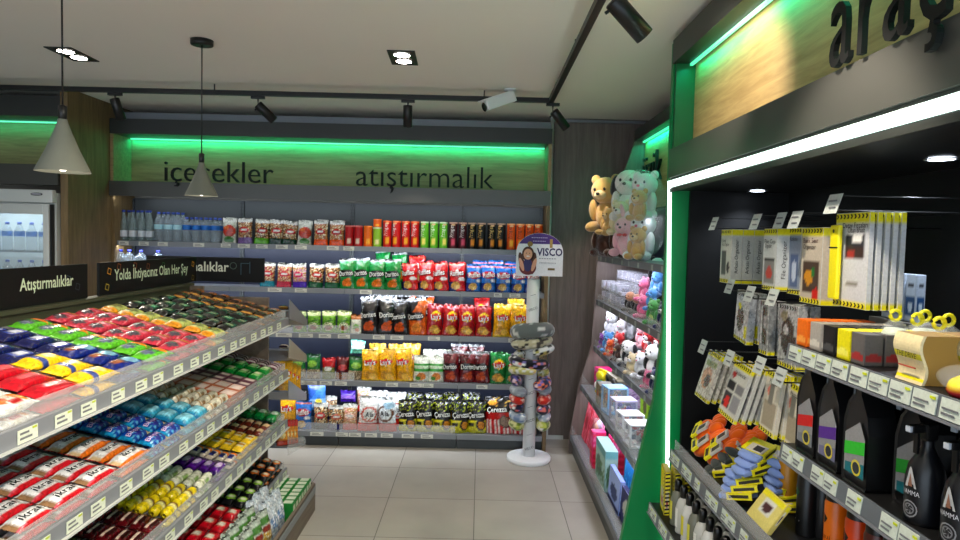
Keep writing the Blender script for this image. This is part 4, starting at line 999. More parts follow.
run(B, 'dor_rd', [452, 467, 482.5], 3, 'maroon corn chip bag on the fourth back shelf', 'crisp bag', G)
run(B, 'dor_rd', [460, 476], 3, 'maroon corn chip bag standing behind the front maroon row', 'crisp bag', G, dy=.18, dz=.03)
run(B, 'lay_grn', [498, 513], 3, 'green potato crisp bag at the right of the fourth back shelf', 'crisp bag', G)
# bottom shelf
G = 'snack packets on the bottom back shelf'
run(B, 'lay_yel', [289], 4, 'yellow packet low at the left end of the bottom back shelf', 'packet', G, dy=.1)
run(B, 'ruf_blu', [303.5], 4, 'blue packet at the left of the bottom back shelf', 'packet', G)
run(B, 'n_black', [321], 4, 'dark seed packet with round red badge on the bottom back shelf', 'packet', G)
run(B, 'n_navy', [335.5], 4, 'seed packet with navy bottom on the bottom back shelf', 'packet', G)
run(B, 'n_redw', [350], 4, 'pale packet with red bottom on the bottom back shelf', 'packet', G)
run(B, 'n_navy', [330], 4, 'seed packet standing behind the navy bottomed one', 'packet', G, dy=.17, dz=.04)
run(B, 'cz', [299], 4, 'yellow and black packet standing high behind the blue packet', 'packet', G, dy=.2, dz=.03, pyo=395)
run(B, 'blue_mag', [318], 4, 'tilted light blue packet lying on top of the dark seed packets', 'packet', G, dy=.17, dz=.15, pyo=395, yaw=.3)
run(B, 'p_pack', [348], 4, 'small purple packet lying on top behind the red bottomed packet', 'packet', G, dy=.18, dz=.22, pyo=395)
run(B, 'n_redw', [364], 4, 'red and white packet peeking above the large white biscuit bags', 'packet', G, dy=.2, dz=.13, pyo=395)
run(B, 'a_red', [367.8], 4, 'large white biscuit bag with red ring on the bottom back shelf', 'biscuit bag', G)
run(B, 'a_blu', [388], 4, 'large pale biscuit bag with brown ring on the bottom back shelf', 'biscuit bag', G)
run(B, 'a_red', [377, 395], 4, 'large white biscuit bag behind the front biscuit bags', 'biscuit bag', G, dy=.18, dz=.015)
run(B, 'cz', [408, 425.5, 442.5, 459.5, 477.5], 4, 'black and yellow corn snack bag on the bottom back shelf', 'crisp bag', G)
run(B, 'cz', [416, 434, 452, 470], 4, 'black and yellow corn snack bag in the row behind', 'crisp bag', G, dy=.18, dz=.055)
run(B, 'cz_pop', [499, 523], 4, 'popcorn bag with red and white stripes on the bottom back shelf', 'popcorn bag', G)
# bottles in the fridge
n = 0
for zi, z in enumerate((.55, .95, 1.34, 1.64)):
    for i in range(8):
        if z < 1.2: continue
        place('small', WB['small'], (-4.17+i*.098, 5.19, z+.001), (0, 0, 0), f'clear water bottle on the {["", "", "middle", "top"][zi]} fridge shelf, {ORD[i]} from the left', 'bottle', 'water bottles inside the fridge')

# ------------------------------------------------------------------ packs on the gondola
def lie_pack(name, w, l, t, art, txt=None, mat='film', seed=1, nu=12, nv=20):
    """flow wrapped bar, long axis along Y"""
    def mk():
        mb = MB(); th = add_wrap(mb, l, w, t, art, T(0, 0, t/2), nu, nv, 0, .10, seed)
        if txt:
            s, wd, al, ac, col = txt
            mb2 = MB(); 
            vs, fs = textgeo(s); ww = max(p[0] for p in vs)-min(p[0] for p in vs); cx_ = (max(p[0] for p in vs)+min(p[0] for p in vs))/2
            k = wd*l/ww; ky = min(k*.9, w*.5)
            pts = []
            for a, b_ in vs:
                py = (a-cx_)*k + al*l; px = -(b_-.3)*ky - ac*w
                pts.append((px, py, t/2+th(px, py)+.0022))
            mb.add(pts, fs, col, smooth=False)
        return mb.build(name, mat)
    return mk
def lie_box(name, w, l, t, art, txt=None, mat='card'):
    def mk():
        mb = MB(); nu, nv = 6, 10
        vs = []; cs = []
        # printed top as a grid, the sides plain
        mb.box(-w/2, w/2, -l/2, l/2, 0, t-.0008, art(.5, .02), b=.003)
        for j in range(nv+1):
            for i in range(nu+1): vs.append(((i/nu-.5)*(w-.005), (j/nv-.5)*(l-.005), t)); cs.append(art(i/nu, j/nv))
        mb.add(vs, [(j*(nu+1)+i, j*(nu+1)+i+1, (j+1)*(nu+1)+i+1, (j+1)*(nu+1)+i) for j in range(nv) for i in range(nu)], cs, smooth=False)
        if txt:
            s, wd, al, ac, col = txt
            v2, fs = textgeo(s); ww = max(p[0] for p in v2)-min(p[0] for p in v2); cx_ = (max(p[0] for p in v2)+min(p[0] for p in v2))/2
            k = wd*l/ww; ky = min(k, w*.6)
            mb.add([(-(b_-.3)*ky-ac*w, (a-cx_)*k+al*l, t+.001) for a, b_ in v2], fs, col, smooth=False)
        return mb.build(name, mat)
    return mk
def lie_roll(name, r, l, art, txt=None):
    def mk():
        mb = MB(); n = 14; vs = []; cs = []; pr = [(.35, 0), (.55, .02), (.95, .07), (1, .12)] + [(1, .12+.76*k/8) for k in range(1, 9)] + [(.95, .93), (.55, .98), (.35, 1)]
        for q, v in pr:
            for i in range(n):
                a = 2*PI*i/n; vs.append((r*q*math.sin(a), (v-.5)*l, r-r*q*math.cos(a)*-1 - 0)); cs.append(art((a/PI) % 1, v))
        fs = [(j*n+i, j*n+(i+1) % n, (j+1)*n+(i+1) % n, (j+1)*n+i) for j in range(len(pr)-1) for i in range(n)] + [tuple(range(n)), tuple((len(pr)-1)*n+i for i in range(n))][:2]
        mb.add(vs, fs, cs)
        if txt:
            s, wd, al, ac, col = txt
            v2, f2 = textgeo(s); ww = max(p[0] for p in v2)-min(p[0] for p in v2); cx_ = (max(p[0] for p in v2)+min(p[0] for p in v2))/2; k = wd*l/ww
            pts = []
            for a, b_ in v2:
                an = -(b_-.35)*k/r; pts.append(((r+.001)*math.sin(an), (a-cx_)*k+al*l, r+(r+.001)*math.cos(an)))
            mb.add(pts, f2, col, smooth=False)
        return mb.build(name, 'film')
    return mk

RISE = [.034, .030, .028, .028]
def fillet(k, y0, y1, kind, mk, w, l, t, rows, desc, cat='snack bar', yaw=.0, jit=.05, gx=.004, x0=None, lower=True, zfix=0.0, pileup=0):
    """rows of packs on sloping shelf k between y0 and y1, front row first"""
    n = max(1, int(round((y1-y0)/(l*1.01)))); step = (y1-y0)/n
    shn = ['top', 'second', 'third', 'fourth'][k]; dsc = ' '.join(desc.split())
    for r_ in range(rows):
        x = (x0 or (GXF-.016)) - w/2 - r_*(w+gx)*math.cos(TILT)
        for i in range(n):
            y = y0 + (i+.5)*step; zb = gz(k, x)
            jy = (hsh(i, r_, k)-.5)*jit*3.2; jz = hsh(i, r_, k+5)*(.012 if k == 0 else .006)
            row = 'front row' if r_ == 0 else f'{ORD[r_]} row'
            lab = f'{desc}, {shn} gondola shelf, {row}' + (f', {ORD[i]} along' if n > 1 else '')
            place(kind, mk, (x, y + (hsh(i, r_, 2)-.5)*l*.05, zb+RISE[k]+.001+jz+zfix), (0, TILT+(hsh(i, r_, 4)-.5)*jit, yaw+jy), lab, cat, f'{desc} on the {shn} gondola shelf')
            if r_ == 0 and lower:
                place(kind, mk, (x, y, zb+.001), (0, TILT, yaw), f'{desc}, {shn} gondola shelf, under layer' + (f', {ORD[i]} along' if n > 1 else ''), cat, f'{desc} on the {shn} gondola shelf', scale=(.97, .97, RISE[k]/t*.93))
# risers that carry the rear rows
for k in range(4):
    b = GB[k]+.004; xf = GXF-.016-[.085, .072, .05, .058][k]
    MB().prism([(b, gz(k, b)+.0005), (xf, gz(k, xf)+.0005), (xf, gz(k, xf)+RISE[k]), (b, gz(k, b)+RISE[k])], 'y', GY0+.01, GY1-.03, X=T(1.6, -2.75, 0)).build('riser', 'rail', go)

YY = lambda px: 1.252*650/(480-px+6)         # y where the front rail is seen at that column
w1 = A(WHITE, ('ell', .5, .72, .36, .16, S(226, 150, 40)), ('ell', .45, .30, .3, .12, S(214, 120, 40)), ('band', .44, .56, S(226, 226, 210)), ('rect', .6, .4, .9, .6, S(190, 30, 30)))
yl_ = A(YELLOW, ('band', .28, .44, S(60, 80, 150)), ('ell', .5, .62, .3, .1, S(240, 226, 160)))
fillet(0, GY0+.12, 1.86, 'white_bar', lie_pack('cake_bar', .082, .175, .042, w1, ('PRINCE', .4, -.05, .0, S(200, 40, 50)), seed=31), .082, .175, .042, 7, 'white cake packet with orange pictures')
fillet(0, 1.87, 2.07, 'red_bar', lie_pack('snack_cake', .080, .19, .040, A(S(196, 14, 42), ('ell', .5, .5, .22, .2, S(206, 30, 56))), seed=32), .080, .19, .040, 5, 'glossy red snack cake')
fillet(0, 1.87, 2.07, 'yellow_bar', lie_pack('snack_cake', .078, .19, .040, yl_, seed=33), .080, .19, .040, 3, 'yellow snack cake in the rows behind the red ones', x0=GXF-.016-5*.0825)
fillet(0, 2.08, 2.27, 'yellow_bar', PROTO, .080, .19, .040, 3, 'yellow snack cake')
fillet(0, 2.08, 2.27, 'navy_bar', lie_pack('biscuit_bar', .076, .18, .038, A(NAVY, ('rect', .2, .3, .8, .7, S(60, 80, 160)), ('rect', .3, .4, .7, .6, S(200, 205, 220))), seed=34), .078, .19, .038, 5, 'dark blue biscuit bar behind the yellow cakes', x0=GXF-.016-3*.083)
fillet(0, 2.28, 2.47, 'navy_pic', lie_pack('biscuit_bar', .078, .18, .038, A(S(20, 44, 130), ('ell', .5, .62, .4, .2, S(130, 180, 206)), ('ell', .4, .3, .28, .12, S(150, 90, 50)), ('band', .86, 1, NAVY)), seed=35), .078, .19, .038, 3, 'blue biscuit bar with pale blue picture')
fillet(0, 2.28, 2.47, 'navy_bar', PROTO, .078, .19, .038, 4, 'dark blue biscuit bar in the rear rows', x0=GXF-.016-3*.081)
lim = A(S(104, 190, 50), ('ell', .5, .70, .42, .15, S(232, 130, 30)), ('ell', .45, .30, .34, .12, S(100, 110, 130)), ('rect', .2, .42, .8, .55, S(70, 150, 40)))
fillet(0, 2.48, 2.68, 'lime_bar', lie_pack('nut_bar', .078, .19, .038, lim, seed=36), .078, .19, .038, 7, 'lime green nut bar with orange pictures')
pk = A(S(200, 62, 84), ('ell', .5, .74, .4, .13, S(200, 130, 60)), ('ell', .5, .26, .36, .12, S(90, 80, 90)), ('rect', .1, .45, .9, .55, S(224, 110, 130)))
fillet(0, 2.69, 3.07, 'pink_bar', lie_pack('nut_bar', .078, .185, .040, pk, seed=37), .078, .185, .040, 7, 'rose pink nut bar')
yg = A(S(196, 200, 120), ('band', 0, .2, S(232, 160, 30)), ('band', .84, 1, S(236, 170, 30)), ('ell', .5, .5, .4, .18, S(150, 150, 90)))
fillet(0, 3.08, 3.26, 'yg_bar', lie_pack('nut_bar', .078, .175, .038, yg, seed=38), .078, .175, .038, 7, 'pale yellow green nut bar with orange ends')
bk = A(S(14, 14, 14), ('ell', .5, .5, .34, .2, S(60, 74, 50)), ('rect', .25, .44, .75, .56, S(160, 160, 130)), ('band', .88, 1, S(40, 30, 20)))
fillet(0, 3.27, 3.80, 'black_bar', lie_pack('dark_chocolate_bar', .078, .17, .040, bk, mat='foil', seed=39), .078, .17, .040, 7, 'black wrapped chocolate bar')
gb = A(S(60, 40, 24), ('ell', .5, .55, .4, .2, S(170, 110, 50)), ('band', .0, .14, S(190, 140, 70)), ('rect', .2, .3, .8, .4, S(20, 18, 16)))
fillet(0, 3.81, 4.20, 'brown_bar', lie_pack('chocolate_bar', .078, .185, .040, gb, mat='foil', seed=40), .078, .185, .040, 7, 'brown and gold chocolate bar')
# second shelf
fillet(1, GY0+.30, 1.76, 'nut_cream', lie_pack('wafer_packet', .070, .15, .038, A(S(214, 206, 190), ('ell', .5, .5, .46, .26, S(150, 110, 70)), ('speck', 3, .2, .8, .3, WHITE), ('band', 0, .12, S(60, 30, 60))), seed=41), .070, .15, .038, 5, 'cream wafer packet with brown picture')
ik = A(S(246, 246, 246), ('rect', .80, 0, 1, 1, S(208, 24, 44)), ('rect', .12, 0, .80, .10, S(176, 140, 104)), ('rect', .80, .0, .9, .2, S(240, 120, 140)))
iko = A(S(240, 240, 240), ('rect', .76, 0, 1, 1, S(232, 128, 36)), ('rect', 0, 0, .12, 1, S(206, 110, 40)), ('rect', .2, 0, .76, .13, S(214, 190, 150)), ('band', 0, .04, S(200, 40, 50)))
fillet(1, 1.77, 2.27, 'ikram', lie_pack('biscuit_packet', .070, .163, .036, ik, ('ikram', .66, .06, -.02, S(20, 22, 26)), seed=42), .070, .163, .036, 5, 'white and red biscuit packet reading ikram'.replace(' reading ikram', ' with black lettering'), 'biscuit packet', jit=.03)
fillet(1, 2.28, 2.50, 'ikram_o', lie_pack('biscuit_packet', .070, .2, .036, iko, ('ikram', .55, .06, .02, S(20, 22, 26)), seed=43), .070, .215, .036, 5, 'white and orange biscuit packet with black lettering', 'biscuit packet', jit=.03)
bl = A(S(14, 84, 176), ('ell', .5, .42, .42, .2, S(60, 60, 160)), ('band', .8, 1, S(222, 206, 150)), ('band', 0, .1, S(30, 150, 200)), ('speck', 4, .1, .7, .1, S(110, 190, 226)))
fillet(1, 2.51, 2.78, 'blue_choc', lie_pack('wafer_packet', .074, .135, .046, bl, ('Bisquit', .6, -.08, .0, S(236, 210, 236)), mat='foil', seed=44), .074, .135, .046, 5, 'shiny blue wafer packet with cream end', 'wafer packet')
fillet(1, 2.79, 3.04, 'cyan_box', lie_pack('wafer_packet', .074, .125, .052, A(S(70, 176, 208), ('rect', .12, .2, .88, .8, S(150, 214, 232)), ('band', 0, .1, S(30, 130, 180))), seed=45), .074, .125, .046, 5, 'pale cyan wafer packet', 'wafer packet')
cr = A(S(228, 222, 204), ('ell', .5, .5, .3, .14, S(160, 130, 90)), ('band', .2, .24, S(190, 150, 100)))
fillet(1, 3.05, 3.28, 'cream_roll', lie_roll('wafer_roll', .025, .115, cr), .052, .115, .05, 7, 'cream coloured rolled wafer packet', 'wafer roll')
fillet(1, 3.29, 3.52, 'pink_box', lie_box('biscuit_box', .070, .11, .034, A(S(232, 200, 190), ('band', .0, .1, S(200, 120, 80)), ('rect', .15, .3, .85, .7, S(244, 226, 220)))), .070, .115, .034, 5, 'pale pink biscuit box', 'biscuit box', jit=.01)
fillet(1, 3.53, 3.70, 'plum_box', lie_box('biscuit_box', .068, .08, .030, A(S(120, 76, 92), ('rect', .1, .35, .9, .8, S(220, 206, 200)))), .068, .085, .030, 5, 'plum and white biscuit box', 'biscuit box', jit=.01)
fillet(1, 3.71, 4.02, 'green_pk', lie_pack('biscuit_packet', .074, .15, .044, A(S(16, 140, 60), ('rect', .2, .25, .8, .75, S(150, 206, 130)), ('ell', .5, .5, .26, .14, S(230, 240, 200))), seed=46), .074, .155, .044, 5, 'bright green biscuit packet', 'biscuit packet')
fillet(1, 4.03, 4.20, 'plum_stripe', lie_pack('biscuit_packet', .066, .16, .036, A(S(210, 196, 200), ('vstripe', 9, S(110, 40, 70))), seed=47), .066, .165, .036, 5, 'plum and white striped biscuit packet', 'biscuit packet')
# third shelf
fillet(2, 2.02, 2.36, 'olive_bar', lie_pack('chocolate_bar', .042, .13, .030, A(S(28, 34, 22), ('ell', .5, .5, .3, .2, S(80, 96, 50))), mat='foil', seed=48), .042, .13, .030, 8, 'dark olive chocolate bar', 'chocolate bar')
mr = A(S(104, 18, 28), ('rect', .2, .2, .45, .85, S(226, 206, 190)), ('ell', .65, .5, .2, .3, S(60, 14, 16)))
fillet(2, 2.37, 2.62, 'maroon_bar', lie_pack('chocolate_bar', .048, .125, .032, mr, mat='foil', seed=49), .048, .125, .032, 8, 'maroon chocolate bar with white stripe', 'chocolate bar')
yb = A(S(236, 214, 30), ('band', .36, .52, S(240, 232, 160)), ('band', .56, .66, S(120, 76, 30)), ('band', .9, 1, S(190, 170, 60)))
fillet(2, 2.63, 2.92, 'yellow_roll', lie_roll('wafer_roll', .022, .14, yb), .046, .145, .045, 8, 'yellow rolled biscuit packet', 'biscuit roll')
fillet(2, 2.93, 3.10, 'white_roll', lie_roll('wafer_roll', .022, .16, A(S(226, 228, 210), ('ell', .5, .5, .3, .16, S(150, 180, 110)), ('band', .2, .3, S(190, 200, 160)))), .046, .165, .045, 8, 'whitish green rolled biscuit packet', 'biscuit roll')
fillet(2, 3.11, 3.29, 'purple_bar', lie_pack('chocolate_bar', .05, .17, .036, A(S(96, 30, 150), ('ell', .5, .5, .3, .2, S(220, 200, 236)), ('band', 0, .12, S(60, 14, 110))), mat='foil', seed=50), .05, .18, .036, 8, 'shiny purple chocolate bar', 'chocolate bar')
fillet(2, 3.30, 3.44, 'snick_bar', lie_pack('chocolate_bar', .042, .13, .030, A(S(226, 214, 200), ('rect', .2, .2, .8, .5, S(40, 50, 130)), ('band', .6, .75, S(230, 130, 40))), mat='foil', seed=51), .042, .135, .030, 8, 'white bar with blue and orange print', 'chocolate bar')
fillet(2, 3.45, 3.74, 'yellow_pack', lie_pack('biscuit_packet', .062, .14, .036, A(S(246, 208, 50), ('rect', .2, .3, .8, .7, S(236, 228, 190)), ('ell', .5, .5, .3, .1, S(200, 140, 40))), seed=52), .062, .145, .036, 6, 'bright yellow biscuit packet', 'biscuit packet')
fillet(2, 3.75, 3.98, 'brown_white', lie_pack('chocolate_bar', .046, .115, .032, A(S(120, 50, 34), ('rect', .15, .3, .85, .7, S(230, 200, 160)), ('band', .8, 1, S(200, 130, 70))), mat='foil', seed=53), .046, .115, .032, 8, 'brown bar with cream label', 'chocolate bar')
fillet(2, 3.99, 4.20, 'green_bag', lie_pack('candy_bag', .07, .20, .055, A(S(14, 150, 74), ('ell', .5, .5, .34, .16, S(220, 240, 224)), ('band', 0, .14, S(10, 110, 60))), mat='foil', seed=54), .07, .205, .055, 4, 'green candy bag', 'candy bag')
# fourth shelf
fillet(3, 2.80, 3.02, 'white_pink', lie_pack('biscuit_packet', .056, .105, .036, A(S(228, 216, 220), ('rect', .2, .25, .8, .6, S(120, 60, 140)), ('speck', 6, 0, 1, .2, S(200, 40, 60))), seed=55), .056, .11, .036, 6, 'white candy packet with violet print', 'candy packet')
fillet(3, 3.03, 3.47, 'red_pack', lie_pack('biscuit_packet', .060, .14, .040, A(S(208, 20, 44), ('ell', .5, .5, .38, .2, S(232, 150, 130)), ('rect', .25, .38, .75, .62, S(236, 226, 210)), ('band', 0, .1, S(160, 10, 30))), seed=56), .060, .145, .040, 6, 'red biscuit packet with pale picture', 'biscuit packet')
bga = A(S(22, 22, 28), ('ell', .5, .5, .42, .26, S(150, 196, 70)), ('ell', .5, .5, .28, .14, S(226, 232, 200)))
boa = A(S(22, 22, 28), ('ell', .5, .5, .42, .26, S(236, 130, 40)), ('ell', .5, .5, .28, .14, S(240, 226, 200)))
fillet(3, 3.48, 3.86, 'black_green', lie_pack('cracker_packet', .062, .12, .046, bga, seed=57), .062, .125, .046, 6, 'black cracker packet with green picture', 'cracker packet')
fillet(3, 3.87, 4.20, 'black_orange', lie_pack('cracker_packet', .062, .12, .046, boa, seed=58), .062, .12, .046, 6, 'black cracker packet with orange picture', 'cracker packet')

# base tray: crinkly bags, then green and white boxes
defbag('crk', 'cracker_bag', .13, .20, .07, A(S(190, 200, 190), ('ell', .5, .4, .34, .18, S(200, 160, 60)), ('band', .72, .86, S(90, 140, 70)), ('speck', 12, 0, .7, .2, S(230, 226, 200)), ('ell', .5, .6, .3, .08, S(150, 60, 40))), seed=61, mat='foil')
defbag('crs', 'cracker_bag', .13, .22, .07, A(S(196, 206, 216), ('ell', .5, .45, .3, .16, S(120, 150, 190)), ('speck', 13, 0, 1, .25, S(240, 242, 246)), ('band', 0, .16, S(150, 160, 170))), seed=62, mat='foil')
for i in range(7):
    y = 2.96+i*.118
    kk = 'crs' if i >= 5 else 'crk'
    place(kk, B[kk], (-1.135, y, .114), (R(-8), 0, R(72)), f'crinkly {"silver" if kk == "crs" else "golden"} cracker bag standing in the gondola base tray, {ORD[i]} from the near end', 'cracker bag', 'cracker bags in the base tray')
    place(kk, B[kk], (-1.215, y+.03, .114), (R(-8), 0, R(72)), f'crinkly {"silver" if kk == "crs" else "golden"} cracker bag behind the front bags in the base tray, {ORD[i]} from the near end', 'cracker bag', 'cracker bags in the base tray')
def gwbox():
    mb = MB(); mb.box(-.035, .035, -.028, .028, 0, .115, S(36, 140, 60), b=.004)
    mb.box(-.026, .026, -.021, .021, .1155, .117, S(216, 222, 206)); mb.box(.0352, .036, -.02, .02, .03, .10, S(210, 220, 196))
    return mb.build('biscuit_carton', 'card')
for i in range(7):
    for j in range(3):
        place('gwbox', gwbox, (-1.108-j*.073, 3.80+i*.060, .113), (0, 0, 0), f'small green and white carton in the base tray, {["front", "second", "third"][j]} column, {ORD[i]} from near end', 'carton', 'green and white cartons in the base tray')

# end cap contents
ecc = {0: [('g_small', 3)], 1: [('n_rose', 3)], 2: [('n_dark', 3)], 3: [('choc_st', 4)]}
defbag('choc_st', 'wafer_packet', .075, .16, .04, A(S(222, 150, 50), ('band', .75, 1, S(200, 30, 34)), ('band', 0, .2, S(190, 70, 40)), ('ell', .5, .45, .3, .16, S(240, 220, 160))), seed=64)
for i, (za, zb) in enumerate(ECZ):
    kind = ['n_orange', 'n_redw', 'lay_yel', 'choc_st'][i]
    for j in range(3 if i < 3 else 4):
        y = 4.40+j*.10 if i < 3 else 4.37+j*.085
        zz = za + (zb-za)*(y-4.291)/.43
        if i < 2:
            continue
        place(kind, B[kind], (-1.32, y, zz+.004), (R(-12), 0, R(25)), f'{"yellow" if i == 2 else "orange and red"} packet on the end cap tray, {ORD[j]} from the gondola end', 'packet', 'packets on the end cap trays', scale=(.8, .8, .75) if i == 2 else None)
for i in (0, 1):
    za, zb = ECZ[i]
    for j in range(3):
        y = 4.37+j*.13; zz = za+(zb-za)*(y-4.291)/.43
        sl = math.atan((za-zb)/.43)
        place(['brown_bar', 'nut_cream'][i], None, (-1.31, y, zz+.006), (-sl, 0, 0), f'{["brown bar", "cream packet"][i]} lying on the {["highest", "second"][i]} end cap tray, {ORD[j]} from the gondola end', 'packet', 'packets on the end cap trays', scale=(.9, .7, .9))

# ------------------------------------------------------------------ neck pillows
def neck_pillow(name, r, t, art, gap=.55):
    def mk():
        pts = []
        for i in range(57):
            a = -PI/2 + gap + (2*PI-2*gap)*i/56
            pts.append((r*math.cos(a), r*math.sin(a), 0))
        rad = [t*(1 - .5*max(0, 1-min(i, 56-i)/4)**2)*(1+.05*hsh(i//3, 2, len(name))) for i in range(57)]
        return MB().tube(pts, rad, n=26, art=art).build(name, 'cloth')
    return mk
def patt(base, cols, s=1, den=.35):
    def f(u, v):
        q = hsh(int(u*28), int(v*13), s)
        return cols[int(q/den*len(cols))] if q < den else base
    return f
NP = [('pale yellow and green', patt(S(206, 206, 150), [S(120, 140, 60), WHITE, S(180, 190, 90)], 1, .5)), ('pale blue and white', patt(S(180, 190, 200), [WHITE, S(120, 140, 170), S(150, 160, 180)], 2, .5)),
      ('navy floral', patt(S(34, 36, 66), [S(214, 120, 110), WHITE, S(120, 110, 180)], 3, .4)), ('red with white dots', patt(S(200, 50, 36), [S(240, 210, 200), S(230, 150, 130)], 4, .35)),
      ('soft grey', patt(S(160, 168, 176), [S(140, 146, 156), S(190, 196, 200)], 5, .5)), ('navy and lilac floral', patt(S(44, 44, 84), [S(226, 200, 210), S(120, 110, 190), S(226, 130, 90)], 6, .5)),
      ('yellow and white', patt(S(212, 206, 130), [WHITE, S(160, 160, 90), S(230, 226, 190)], 7, .55)), ('black with small flowers', patt(S(28, 28, 38), [S(220, 140, 130), S(140, 130, 190), WHITE], 8, .4)),
      ('black and white zigzag', patt(S(226, 226, 220), [S(24, 24, 28), S(30, 30, 34), S(190, 180, 100)], 9, .55)), ('beige dotted', patt(S(196, 190, 160), [S(60, 56, 50), S(220, 216, 196), S(90, 84, 76)], 10, .5)),
      ('grey with white figures', patt(S(118, 124, 122), [S(214, 216, 210), S(190, 200, 196)], 11, .25))]
zz = [.305, .375, .445, .52, .59, .665, .745, .825, .905, .985, 1.075]
tl = [(0, 0, 0), (.05, 0, .2), (0, .04, -.1), (.03, 0, 0), (0, -.05, .2), (.12, .10, -.4), (-.10, .22, .9), (.05, -.10, 2.0), (.10, -.25, -.7), (-.08, .12, 2.4), (.16, .10, 3.0)]
for i, ((nm, art), z, t_) in enumerate(zip(NP, zz, tl)):
    o = neck_pillow('neck_pillow', .122, .050 if i < 10 else .060, art)()
    o.location = (sx + (.02 if i == 8 else -.015 if i in (7, 6) else 0), sy, z); o.rotation_euler = t_
    o.scale = (1, 1, .80 if i < 10 else 1)
    tag(o, f'{nm} neck pillow around the white display column' + (', lowest of the stack' if i == 0 else ', topmost of the stack' if i == 10 else ''), 'neck pillow', 'neck pillows stacked on the display stand')

# ------------------------------------------------------------------ plush toys
def blob(parts, name, mat='plush', parent=None, vox=None):
    mb = MB()
    for c, r, col in parts: mb.ell(c, r, col)
    return mb.build(name, mat, parent)
def plush(col, s, ears='round', belly=None, muzzle=None, nose=BLACK, face=None, earc=None, limb=None, bow=None, name='plush_toy'):
    """sitting soft toy facing -Y, about 1 x s tall"""
    def mk():
        o = empty(name); belly_ = belly or col; lc = limb or col; fc = face or col
        blob([((0, 0, .24*s), (.20*s, .17*s, .24*s), col), ((0, -.07*s, .22*s), (.14*s, .12*s, .17*s), belly_), ((0, -.02*s, .63*s), (.23*s, .20*s, .21*s), fc),
              ((-.19*s, -.08*s, .33*s), (.07*s, .08*s, .17*s), lc), ((.19*s, -.08*s, .33*s), (.07*s, .08*s, .17*s), lc),
              ((-.15*s, -.20*s, .085*s), (.085*s, .18*s, .085*s), lc), ((.15*s, -.20*s, .085*s), (.085*s, .18*s, .085*s), lc)], 'body', 'plush', o)
        for q in (-1, 1):
            if ears == 'round': MB().ell((q*.17*s, 0, .80*s), (.08*s, .045*s, .08*s), earc or col).build('ear', 'plush', o)
            elif ears == 'long': MB().ell((q*.10*s, .01*s, .93*s), (.055*s, .035*s, .19*s), earc or col, rot=RY(q*.25)).build('ear', 'plush', o)
            elif ears == 'flop': MB().ell((q*.24*s, -.01*s, .60*s), (.06*s, .09*s, .17*s), earc or col, rot=RY(q*-.2)).build('ear', 'plush', o)
            MB().ell((q*.085*s, -.205*s, .665*s), (.022*s, .014*s, .026*s), BLACK).build('eye', 'plastic', o)
        MB().ell((0, -.19*s, .58*s), (.10*s, .08*s, .075*s), muzzle or fc).build('muzzle', 'plush', o)
        MB().ell((0, -.265*s, .60*s), (.032*s, .022*s, .025*s), nose).build('nose', 'plastic', o)
        if bow:
            MB().ell((-.06*s, -.17*s, .45*s), (.06*s, .03*s, .035*s), bow).ell((.06*s, -.17*s, .45*s), (.06*s, .03*s, .035*s), bow).ell((0, -.18*s, .45*s), (.02*s, .03*s, .02*s), bow).build('bow', 'cloth', o)
        return o
    return mk
P = {'tan': plush(S(214, 176, 110), 1, muzzle=S(236, 210, 160)), 'cream': plush(S(236, 220, 180), 1, muzzle=WHITE), 'white': plush(S(232, 232, 236), 1, ears='long', nose=PINK, earc=S(236, 214, 220)),
     'panda': plush(S(236, 236, 236), 1, earc=BLACK, limb=BLACK, face=S(238, 238, 238)), 'pink': plush(S(232, 120, 160), 1, earc=S(240, 160, 190)), 'blue': plush(S(90, 160, 220), 1, belly=S(200, 224, 240), nose=NAVY),
     'green': plush(S(90, 170, 90), 1, belly=S(200, 220, 140)), 'red': plush(S(206, 30, 40), 1, muzzle=WHITE, bow=WHITE), 'brown': plush(S(86, 50, 30), 1, muzzle=S(190, 150, 100)), 'orange': plush(S(238, 110, 30), 1, belly=S(250, 200, 140)),
     'bw': plush(S(30, 32, 46), 1, ears='flop', face=S(236, 236, 236), belly=S(236, 236, 236)), 'whiteb': plush(S(234, 232, 228), 1, ears='flop', earc=S(60, 60, 66)), 'purple': plush(S(150, 70, 180), 1), 'navy': plush(S(30, 46, 100), 1, muzzle=WHITE),
     'darkdoll': plush(S(40, 26, 24), 1, face=S(206, 150, 116), limb=S(40, 26, 24), ears='none'), 'rabbitpink': plush(S(240, 190, 200), 1, ears='long', bow=RED), 'whitepuff': plush(S(240, 240, 244), 1, ears='round', nose=PINK)}
def toy(kind, x, y, z, s, rz, label, tilt=(0, 0), group='plush toys in the toy bay', cat='plush toy'):
    return place('pl_'+kind, P[kind], (x, y, z), (tilt[0], tilt[1], rz), label, cat, group, scale=(s, s, s))
AW = R(-62)      # facing the aisle
# big ones on the top shelf (z 1.70)
GT = 'large plush toys on the top toy shelf'
toy('tan', 1.00, 5.14, 1.91, .50, R(-40), 'tan plush bear leaning out at the top, highest of the plush heap', (R(8), 0), GT)
toy('brown', .99, 5.20, 1.703, .38, R(-30), 'dark brown plush toy at the lower left of the plush heap', group=GT)
toy('tan', .97, 4.98, 1.87, .25, R(-60), 'tan plush bear with arms forward in the middle of the plush heap', (0, R(6)), GT)
toy('whiteb', 1.09, 4.84, 1.97, .46, R(-30), 'white floppy eared plush dog at the top beside the tan bear', group=GT)
toy('cream', 1.02, 4.76, 1.87, .30, R(-40), 'cream plush bear with smiling face between bear and rabbit', group=GT)
toy('rabbitpink', 1.03, 4.62, 1.72, .34, R(-42), 'pale pink plush rabbit with red bow low in the plush heap', group=GT)
toy('brown', 1.08, 4.95, 1.703, .30, R(-50), 'small dark brown plush toy under the cream bear', group=GT)
